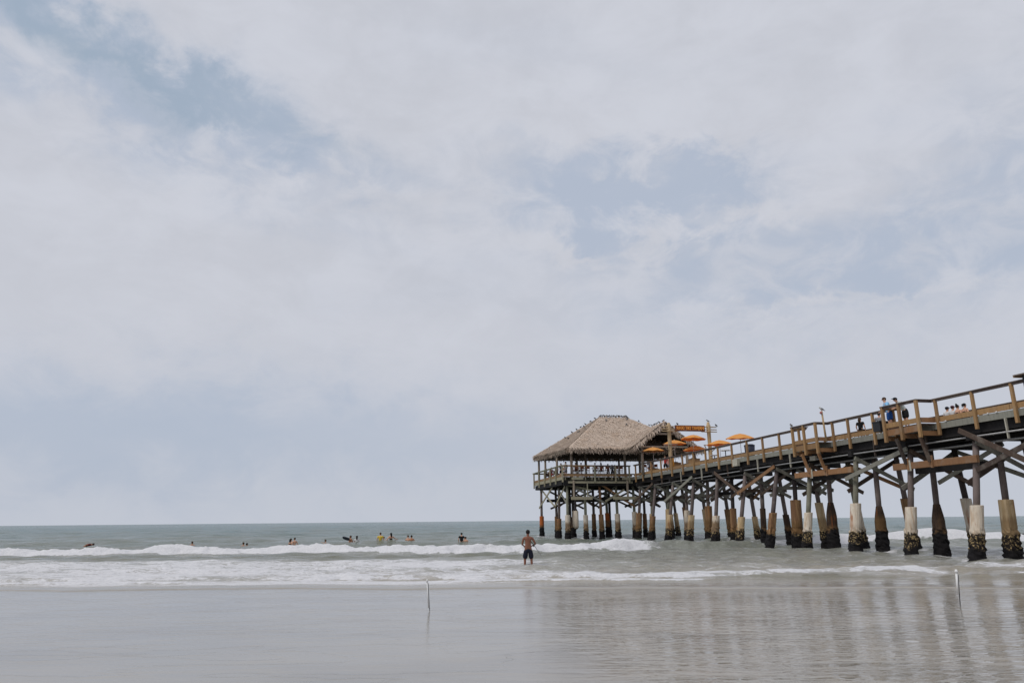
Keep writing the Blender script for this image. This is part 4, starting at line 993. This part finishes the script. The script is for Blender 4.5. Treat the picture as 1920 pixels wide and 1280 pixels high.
    if shirt:
        iv = [(0, 0, hip - 0.05)] + [V[i] for i in (sp1, sp2, ch_)] + [tuple(up(0.51))]; ir = [(0.18, 0.135), (0.165, 0.13), (0.178, 0.138), (0.17, 0.122), (0.085, 0.08)]; ie = [(0, 1), (1, 2), (2, 3), (3, 4)]
        k0 = nk + 4
        for j in range(2):
            sh = k0 + j*5; el_ = sh + 1; n_ = len(iv); iv += [V[sh], tuple(Vector(V[sh])*0.35 + Vector(V[el_])*0.65)]; ir += [0.085, 0.075]; ie += [(3, n_), (n_, n_ + 1)]
        place(skin_mesh(iv, ie, ir, sub), 'shirt', shirt, root)
    if shorts:
        iv = [tuple(up(0.12)), (0, 0, hip)]; ir = [(0.160, 0.125), (0.190, 0.14)]; ie = [(0, 1)]
        for hp_, kn in legs:
            n_ = len(iv); a, b2 = Vector(V[hp_]), Vector(V[kn]); iv += [tuple(a), tuple(a*0.5 + b2*0.5), tuple(a*-0.02 + b2*1.02)]; ir += [0.128, 0.124, 0.118]; ie += [(1, n_), (n_, n_ + 1), (n_ + 1, n_ + 2)]
        place(skin_mesh(iv, ie, ir, sub), 'shorts', shorts, root)
    if swim:
        iv = [(0, 0, hip - 0.05)] + [V[i] for i in (sp1, sp2)] + [tuple(up(0.40))]; ir = [(0.178, 0.128), (0.13, 0.113), (0.168, 0.128), (0.15, 0.11)]
        place(skin_mesh(iv, [(0, 1), (1, 2), (2, 3)], ir, sub), 'swimsuit', swim, root)
    return root
NAVY = cmat((0.012, 0.014, 0.026)); BLK = cmat((0.012, 0.012, 0.014)); LBLUE = cmat((0.28, 0.56, 0.84)); DBLUE = cmat((0.02, 0.09, 0.32)); PALE = cmat((0.52, 0.58, 0.56)); GREY = cmat((0.24, 0.24, 0.26)); YEL = cmat((0.62, 0.45, 0.07)); RED = cmat((0.45, 0.06, 0.05)); WHT = cmat((0.6, 0.6, 0.6)); DRED = cmat((0.10, 0.02, 0.025))

# the angler standing in the shallows, back to the camera
arms_m = {-1: (Vector((-0.265, 0.02, 0.20)), Vector((-0.17, 0.24, 0.14))), 1: (Vector((0.335, 0.00, 0.21)), Vector((0.20, 0.22, 0.13)))}
man = person((0.66, 34.6, sea_z(0.66, 34.6) - 0.30), 0.10, 'bare backed man in dark navy shorts standing calf deep with his back turned', skin=SKINR, hair=HAIRD, shorts=NAVY, arms=arms_m, sub=2, fingers=True, scale=1.05, stance=0.145, cap=None)
rod = empty('fishing_rod', (0.66, 34.6, sea_z(0.66, 34.6) + 0.02), 0, 'thin dark fishing rod held low at the right side of the wading man', 'fishing rod')
MB().tube([(0.16, 0.14, 0.98), (0.30, 0.0, 0.80), (0.60, -0.10, 0.36)], [0.016, 0.014, 0.006], 8).build('shaft', BLACK, rod, True)
MB().tube([(0.13, 0.20, 1.02), (0.18, 0.12, 0.95)], 0.022, 8).build('grip', cmat((0.35, 0.26, 0.16)), rod, True)
MB().ball((0.255, 0.06, 0.81), (0.045, 0.035, 0.05), 8, 6).build('reel', BLACK, rod, True)

# bathers beyond the breaker (feet on the sea bed, so only the upper body shows)
Bz = lambda sub: -sub
bath = [
 # x/y ratio, distance, submerged depth, facing, look
 (-0.436, 66, 1.30, 0.3, 'bather with tanned shoulders far out, small and alone, only the head showing', dict(skin=SKIN2, hair=HAIRB), 0.12 + 0.08),
 (-0.3665, 64.5, 1.36, 0.2, 'pinkish bather up to the neck beside a dark haired head', dict(skin=SKIN2, hair=HAIRB), 0.18),
 (-0.3617, 64.2, 1.37, 0.0, 'dark haired bather up to the neck, right of the pinkish one', dict(skin=SKIN2, hair=HAIRD), 0.18),
 (-0.3025, 64, 1.12, -0.6, 'dark haired woman in a black swimsuit beside a pale man in the waves', dict(hair=HAIRD, hairstyle='long', swim=BLK, female=True), 0.0),
 (-0.2972, 64, 1.05, 0.8, 'pale bare chested man beside the woman in the black swimsuit', dict(hair=HAIRB), 0.0),
 (-0.2555, 64, 1.20, 0.0, 'bather leaning on a pale bodyboard in the waves', dict(skin=SKIN, hair=HAIRB), 0.0),
 (-0.2214, 63.5, 1.10, 1.2, 'tanned bather holding a raised dark bodyboard', dict(skin=SKIN2, hair=HAIRB), 0.0),
 (-0.2130, 63.7, 1.12, 0.2, 'black haired bather in a pale top right of the dark bodyboard', dict(hair=HAIRD, hairstyle='long', shirt=WHT, female=True), 0.0),
 (-0.1812, 63, 0.98, 0.1, 'bather in a bright yellow shirt', dict(hair=HAIRB, shirt=YEL), -0.12),
 (-0.1765, 66, 1.05, 2.8, 'pale bather half hidden behind the yellow shirt', dict(hair=HAIRB), 0.0),
 (-0.1668, 63, 1.16, 0.5, 'long haired woman in a black swimsuit right of the yellow shirt', dict(hair=HAIRD, hairstyle='long', swim=BLK, female=True, arms={1: (Vector((0.42, 0.0, 0.30)), Vector((0.62, 0.1, 0.25))), -1: (Vector((-0.40, 0.0, 0.2)), Vector((-0.66, 0.05, 0.16)))}), 0.0),
 (-0.1436, 66, 1.05, 2.9, 'pale bather left of a tanned one, on the right of the swimmers', dict(hair=HAIRB), 0.0),
 (-0.1388, 63.5, 1.18, 0.2, 'tanned dark haired bather right of the pale one', dict(skin=SKIN2, hair=HAIRD), 0.0),
 (-0.0710, 64, 0.98, 0.1, 'bather in a black shirt standing between the swimmers and the pier', dict(hair=HAIRD, shirt=BLK), 0.0),
 (-0.0655, 64, 1.25, 0.0, 'child beside the bather in the black shirt', dict(hair=HAIRB, scale=0.95), 0.0),
 (0.6905, 66, 1.36, 0.0, 'lone dark head in the water at the far right, beyond the piles', dict(hair=HAIRD, skin=SKIN2), 0.0)]
for r_, dist, subm, rz, lab, kw, dz_ in bath:
    dist *= 1.075
    person((r_*dist, dist, sea_z(r_*dist, dist) - subm*1.0 + dz_), rz, lab, group='bathers in the sea', **kw)
def board(loc, rot, m, label):
    o = empty('bodyboard', loc, 0, label, 'bodyboard'); o.rotation_euler = rot; o.scale = (0.8, 0.8, 0.8)
    mb = MB(); pts = [(-0.24, -0.5), (-0.27, 0.0), (-0.22, 0.38), (-0.12, 0.5), (0.12, 0.5), (0.22, 0.38), (0.27, 0.0), (0.24, -0.5)]
    vs = [(x, y, z) for z in (-0.03, 0.03) for x, y in pts]; n = 8
    mb.add(vs, [tuple(range(n-1, -1, -1)), tuple(range(n, 2*n))] + [(i, (i+1) % n, n + (i+1) % n, n + i) for i in range(n)])
    mb.build('deck', m, o); MB().tube([(0, 0.35, 0.03), (0.1, 0.2, 0.05), (0.15, 0.0, 0.04)], 0.008, 5).build('leash', BLACK, o)
board((-0.2555*68.2, 68.2, sea_z(-0.2555*68.2, 68.2) + 0.16), (0.15, 0.1, 1.5), cmat((0.55, 0.42, 0.36), 0.5), 'pale bodyboard under a leaning bather')
board((-0.2275*68.1, 68.1, sea_z(-0.2275*68.1, 68.1) + 0.42), (0.3, 0.75, 1.4), NAVYP, 'dark bodyboard tilted up out of the water')
board((-0.5675*70, 70, sea_z(-0.5675*70, 70) + 0.34), (0.0, 0.05, 1.5), BLACK, 'dark bodyboard lying flat under a swimmer at far left')
person((-0.574*70 - 0.45, 70.0, 0.10), -1.45, 'swimmer in dark red lying on a bodyboard, leftmost in the water', shirt=DRED, skin=SKIN2, hair=HAIRD, lean=1.45, pose='stand', group='bathers in the sea').location.z = sea_z(-0.574*70, 70.0) - 0.42

# people on the pier
arm_l = {-1: (Vector((-0.30, 0.10, 0.20)), Vector((-0.30, 0.32, 0.16))), 1: (Vector((0.30, 0.14, 0.22)), Vector((0.16, 0.36, 0.14)))}
person(W(-0.35, 8.3, DECK), ANG + 1.2, 'man in light blue shirt and dark blue shorts leaning over the lookout rail', shirt=LBLUE, shorts=DBLUE, hair=HAIRB, lean=0.22, arms=arm_l, scale=1.10, sub=2, skin=SKIN)
person(W(-0.10, 7.35, DECK), ANG + 1.3, 'person in pale green shirt bent forward on the rail wearing a dark cap', shirt=PALE, shorts=BLK, hair=HAIRD, lean=0.62, arms={-1: (Vector((-0.26, 0.22, 0.34)), Vector((-0.10, 0.40, 0.40))), 1: (Vector((0.26, 0.24, 0.38)), Vector((0.14, 0.42, 0.48)))}, scale=1.08, sub=2, cap=BLK)
for i, (s, hst, sh, cp_, lab) in enumerate(((7.65, 'short', WHT, NAVY, 'seated person in a navy cap, leftmost of the four on the bench'), (7.25, 'short', WHT, cmat((0.10, 0.03, 0.05)), 'seated person in a maroon cap, second of the four on the bench'),
                                            (6.9, 'bun', None, None, 'woman with a tall dark bun and bare shoulders seated on the bench'), (6.4, 'pony', None, None, 'dark haired bare shouldered woman, rightmost on the bench'))):
    person(W(2.95, s, DECK), ANG + math.pi/2*-1, lab, pose='sit', hair=HAIRD, hairstyle=hst, shirt=sh, swim=None if sh else BLK, cap=cp_, shorts=NAVY, female=i > 1, group='people on the bench', scale=0.98)
person(W(0.55, 12.05, DECK), ANG - 1.2, 'person in black seated low behind the pier rail post', pose='sit', shirt=BLK, shorts=BLK, hair=HAIRB, hairstyle='long', scale=0.95)
person(W(0.60, 10.35, DECK), ANG - 0.9, 'person in a grey shirt seated behind the rail left of the right lookout', pose='sit', shirt=GREY, shorts=NAVY, hair=HAIRD)
st_ = MB()
def stool(loc, label):
    o = empty('stool', loc, ANG, label, 'stool', 'stools on the pier'); MB().tube([(0, 0, 0.40), (0, 0, 0.45)], 0.2, 12).build('seat', LUMBER, o)
    for k in range(4):
        a = math.pi/4 + k*math.pi/2; MB().beam((0.19*math.cos(a), 0.19*math.sin(a), 0), (0.13*math.cos(a), 0.13*math.sin(a), 0.398), 0.04, 0.04).build('leg', LUMBER, o)
stool(W(0.55, 12.05, DECK), 'stool under the person in black'); stool(W(0.60, 10.35, DECK), 'stool under the person in the grey shirt')
# people in and near the pavilion
person(W(-7.55, 51.6, DECK), ANG + 0.5, 'woman with high ponytail in pale top and grey shorts beside the front corner post', hair=HAIRD, hairstyle='pony', shirt=PALE, shorts=GREY, female=True, skin=SKIN)
person(W(-7.9, 52.3, DECK), ANG + 0.3, 'person in navy clothes standing at the left front corner of the deck', hair=HAIRB, shirt=cmat((0.05, 0.08, 0.13)), shorts=NAVY, scale=0.93)
seats = [(-6.5, BLK, HAIRD, 'person in black seated on the leftmost chair behind the railing'), (-5.85, WHT, HAIRD, 'dark haired diner in white seated left of centre behind the railing'), (-4.2, PALE, HAIRG, 'grey haired diner in a pale shirt seated at the middle of the railing'), (-3.5, RED, HAIRD, 'diner with bushy black hair seated in the middle behind the railing')]
for t, sh, hr, lab in seats:
    person(W(t, 51.15, DECK + 0.27), ANG, lab, pose='sit', shirt=sh, shorts=NAVY, hair=hr, group='diners behind the railing', hairstyle='long' if sh is RED else 'short')
for t, s, sh, lab in ((-1.95, 53.2, cmat((0.03, 0.06, 0.09)), 'tallest of three dark clad people standing near the right front roof post'), (-1.55, 52.9, BLK, 'middle of three dark clad people standing near the roof post'), (-1.15, 53.1, BLK, 'rightmost of three dark clad people standing near the roof post')):
    person(W(t, s, DECK), ANG + 2.6, lab, shirt=sh, shorts=BLK, hair=HAIRD, scale=0.95 if t < -1.9 else 0.88, group='dark clad people under the roof')
person(W(-7.5, 60.8, DECK + 0.27), ANG - 2.2, 'grey clad person seated at the pale table near the back left corner', pose='sit', shirt=GREY, shorts=BLK, hair=HAIRB)
person(W(-7.4, 58.6, DECK + 0.27), ANG - 0.6, 'red clad person seated at the pale table by the left railing', pose='sit', shirt=cmat((0.16, 0.08, 0.09)), shorts=RED, hair=HAIRG)
person(W(-7.35, 54.2, DECK + 0.27), ANG - 1.6, 'dark haired person in black seated at the left edge of the deck', pose='sit', shirt=BLK, shorts=GREY, hair=HAIRD, hairstyle='long')
person(W(0.9, 43.2, DECK), ANG + 2.8, 'person in red standing just right of the left carved pole', shirt=RED, shorts=BLK, hair=HAIRB, skin=SKIN)
person(W(1.6, 44.0, DECK), ANG + 2.4, 'person in pink and black beside the one in red, right of the pole', shirt=cmat((0.5, 0.2, 0.18)), shorts=GREY, hair=HAIRD, skin=SKIN)
person(W(0.75, 47.1, DECK + 0.27), ANG + 2.6, 'person in a grey top seated beneath the leftmost umbrella', pose='sit', shirt=GREY, shorts=BLK, hair=HAIRB)

# ================================================================== BIRDS
def make_bird(m, m2, gull=False):
    o = empty('bird', (0, 0, 0), 0, 'x', 'bird', 'birds')
    rot = Matrix.Rotation(R(28), 3, 'X')
    b = MB(); b.ball((0, 0, 0.15), (0.075, 0.16, 0.085), 10, 7, rot); b.ball((0, 0.13, 0.265), (0.05, 0.062, 0.052), 8, 6)
    b.tube([(0, 0.07, 0.20), (0, 0.12, 0.25)], [0.06, 0.045], 8)
    b.build('body', m, o, True)
    MB().add([(-0.05, -0.10, 0.11), (0.05, -0.10, 0.11), (0.055, -0.30, 0.03), (-0.055, -0.30, 0.03), (0, -0.10, 0.085), (0, -0.29, 0.015)], [(0, 1, 2, 3), (0, 3, 5, 4), (1, 4, 5, 2), (0, 4, 1), (3, 2, 5)]).build('tail', m2, o)
    for sg in (-1, 1): MB().ball((sg*0.068, -0.03, 0.155), (0.02, 0.15, 0.06), 8, 6, rot).build('wing', m2, o, True)
    MB().tube([(0, 0.175, 0.265), (0, 0.25, 0.25)], [0.018, 0.003], 6).build('beak', BEAK, o)
    for sg in (-1, 1): MB().tube([(sg*0.03, 0.0, 0.09), (sg*0.03, 0.01, 0.0)], 0.008, 5).build('leg', BEAK, o)
    return o
bird_a = make_bird(BIRDB, BIRDB); bird_b = make_bird(BIRDBR, GULLG); bird_g = make_bird(GULLW, GULLG)
used = set()
def put(kind, loc, rz, label, group='birds on the thatched roof'):
    src = {'a': bird_a, 'b': bird_b, 'g': bird_g}[kind]
    if kind not in used: used.add(kind); src.scale = (0.86,)*3; src.location = loc; src.rotation_euler = (0, 0, rz); src['label'] = label; src['group'] = group; return src
    return dup(src, loc, rz, label, group)
ordn = ['leftmost', 'second', 'third', 'fourth', 'fifth', 'sixth', 'seventh', 'eighth', 'ninth', 'tenth', 'eleventh', 'twelfth', 'thirteenth', 'fourteenth', 'fifteenth', 'sixteenth', 'seventeenth', 'rightmost']
def lerp(a, b, k): return tuple(a[i] + (b[i] - a[i])*k for i in range(3))
for i in range(16):
    p = lerp(RA, RB, (i + random.uniform(-0.25, 0.25) + 0.5)/16)
    nm = 'rightmost' if i == 15 else ordn[i] if i == 0 else ordn[i] + ' from the left'
    put('abbgb'[i % 5], W(p[0], p[1] - random.uniform(0, 0.25), p[2] + 0.05), random.uniform(0, 6.2), f'{nm} of the birds perched along the thatched roof ridge')
for i, k in enumerate((0.06, 0.13, 0.2, 0.27, 0.33, 0.40)):
    p = lerp(RA, BL, k); put('a', W(p[0], p[1], p[2] + 0.04), random.uniform(0, 6), f"{('top', 'second', 'third', 'fourth', 'fifth', 'lowest')[i]} black bird on the left hip edge of the thatched roof{'' if i in (0, 5) else ', counting down'}")
def on_left(k, m): a = lerp(FL, BL, m); p = lerp(a, lerp(RA, RA, 0), k); return p
def on_front(k, m): a = lerp(FL, FR, m); b = lerp(RA, RB, m); return lerp(a, b, k)
for kind, p, lab in (('b', on_left(0.80, 0.2), 'brown bird high on the left slope of the thatched roof'), ('a', on_left(0.70, 0.55), 'black bird just below the left hip edge of the roof'), ('b', on_left(0.52, 0.35), 'brown bird at mid height on the left slope of the roof'),
                     ('b', on_left(0.42, 0.75), 'bird on the left roof slope near the outer edge'), ('a', on_left(0.35, 0.45), 'dark bird low on the left roof slope'), ('b', on_front(0.86, 0.25), 'brown bird high on the front slope, left part'),
                     ('b', on_front(0.90, 0.80), 'brown bird high on the front slope near its right end'), ('b', on_front(0.72, 0.62), 'brown bird lower on the front slope, right of centre'), ('a', on_front(0.97, 0.93), 'dark bird just below the right end of the ridge'),
                     ('a', lerp(RB, FR, 0.16), 'dark bird on the right hip edge of the roof'), ('b', lerp(RB, FR, 0.30), 'grey brown bird further down the right hip edge')):
    put(kind, W(p[0], p[1], p[2] + 0.06), random.uniform(0, 6), lab)
for i, k in enumerate((0.50, 0.40, 0.30, 0.20, 0.05)):
    p = lerp(AP, AR, k); put('ba'[i % 2], W(p[0], p[1], p[2] + 0.05), random.uniform(0, 6), f"bird on the porch roof ridge, {('rearmost', 'second from the rear', 'middle one of five', 'second from the front', 'frontmost')[i]}")
put('a', W(1.15, 40.2, DECK + 4.55), ANG, 'dark bird standing on top of the sign board', 'birds on the gate and rail')
put('b', W(4.6, 40.3, DECK + 4.93), ANG + 1, 'bird on top of the right carved pole', 'birds on the gate and rail')
put('a', W(5.42, 40.2, DECK + 4.46), ANG + 2, 'black bird at the right end of the gate crossbars', 'birds on the gate and rail')
put('g', W(-0.54, 14.2, DECK + 2.0), ANG + 1.6, 'white gull on the post with the red float', 'birds on the gate and rail')
put('b', W(-1.06, 17.0, RAIL), ANG - 0.2, 'pigeon on the left corner of the middle lookout rail', 'birds on the gate and rail')

# ================================================================== STAKES IN THE WET SAND
def stake(loc, lean, h, label, sleeve, rodc=(0.07, 0.07, 0.075)):
    o = empty('marker_stake', loc, 0, label, 'stake', 'stakes in the wet sand'); tx, ty = lean
    MB().tube([(0, 0, -0.25), (0, 0, 0), (tx*h*0.5, ty*h*0.5, h*0.5), (tx*h, ty*h, h)], 0.0105, 8).build('rod', cmat(rodc, 0.5, 'rod'), o, True)
    z0, z1, r, dx_ = sleeve
    MB().tube([(tx*z0 + dx_, ty*z0 - 0.012, z0), (tx*z1 + dx_, ty*z1 - 0.012, z1)], r, 12).build('sleeve', PVC, o, True)
    MB().tube([(tx*z1 + dx_, ty*z1 - 0.012, z1), (tx*z1 + dx_, ty*z1 - 0.012, z1 + 0.03), (tx*z1 + dx_, ty*z1 - 0.012, z1 + 0.07)], [r*1.5, r*1.5, r*0.9], 12).build('cap', PVC, o, True)
stake((-1.88, 16.7, -0.01), (-0.08, 0.0), 0.58, 'thin leaning white stake alone in the smooth wet sand', (0.06, 0.60, 0.013, -0.018), (0.24, 0.24, 0.24))
stake((9.80, 16.6, -0.01), (0.085, 0.0), 0.66, 'dark rod with a white tube, standing in the rippled shallows below the pier', (0.27, 0.70, 0.022, -0.040))
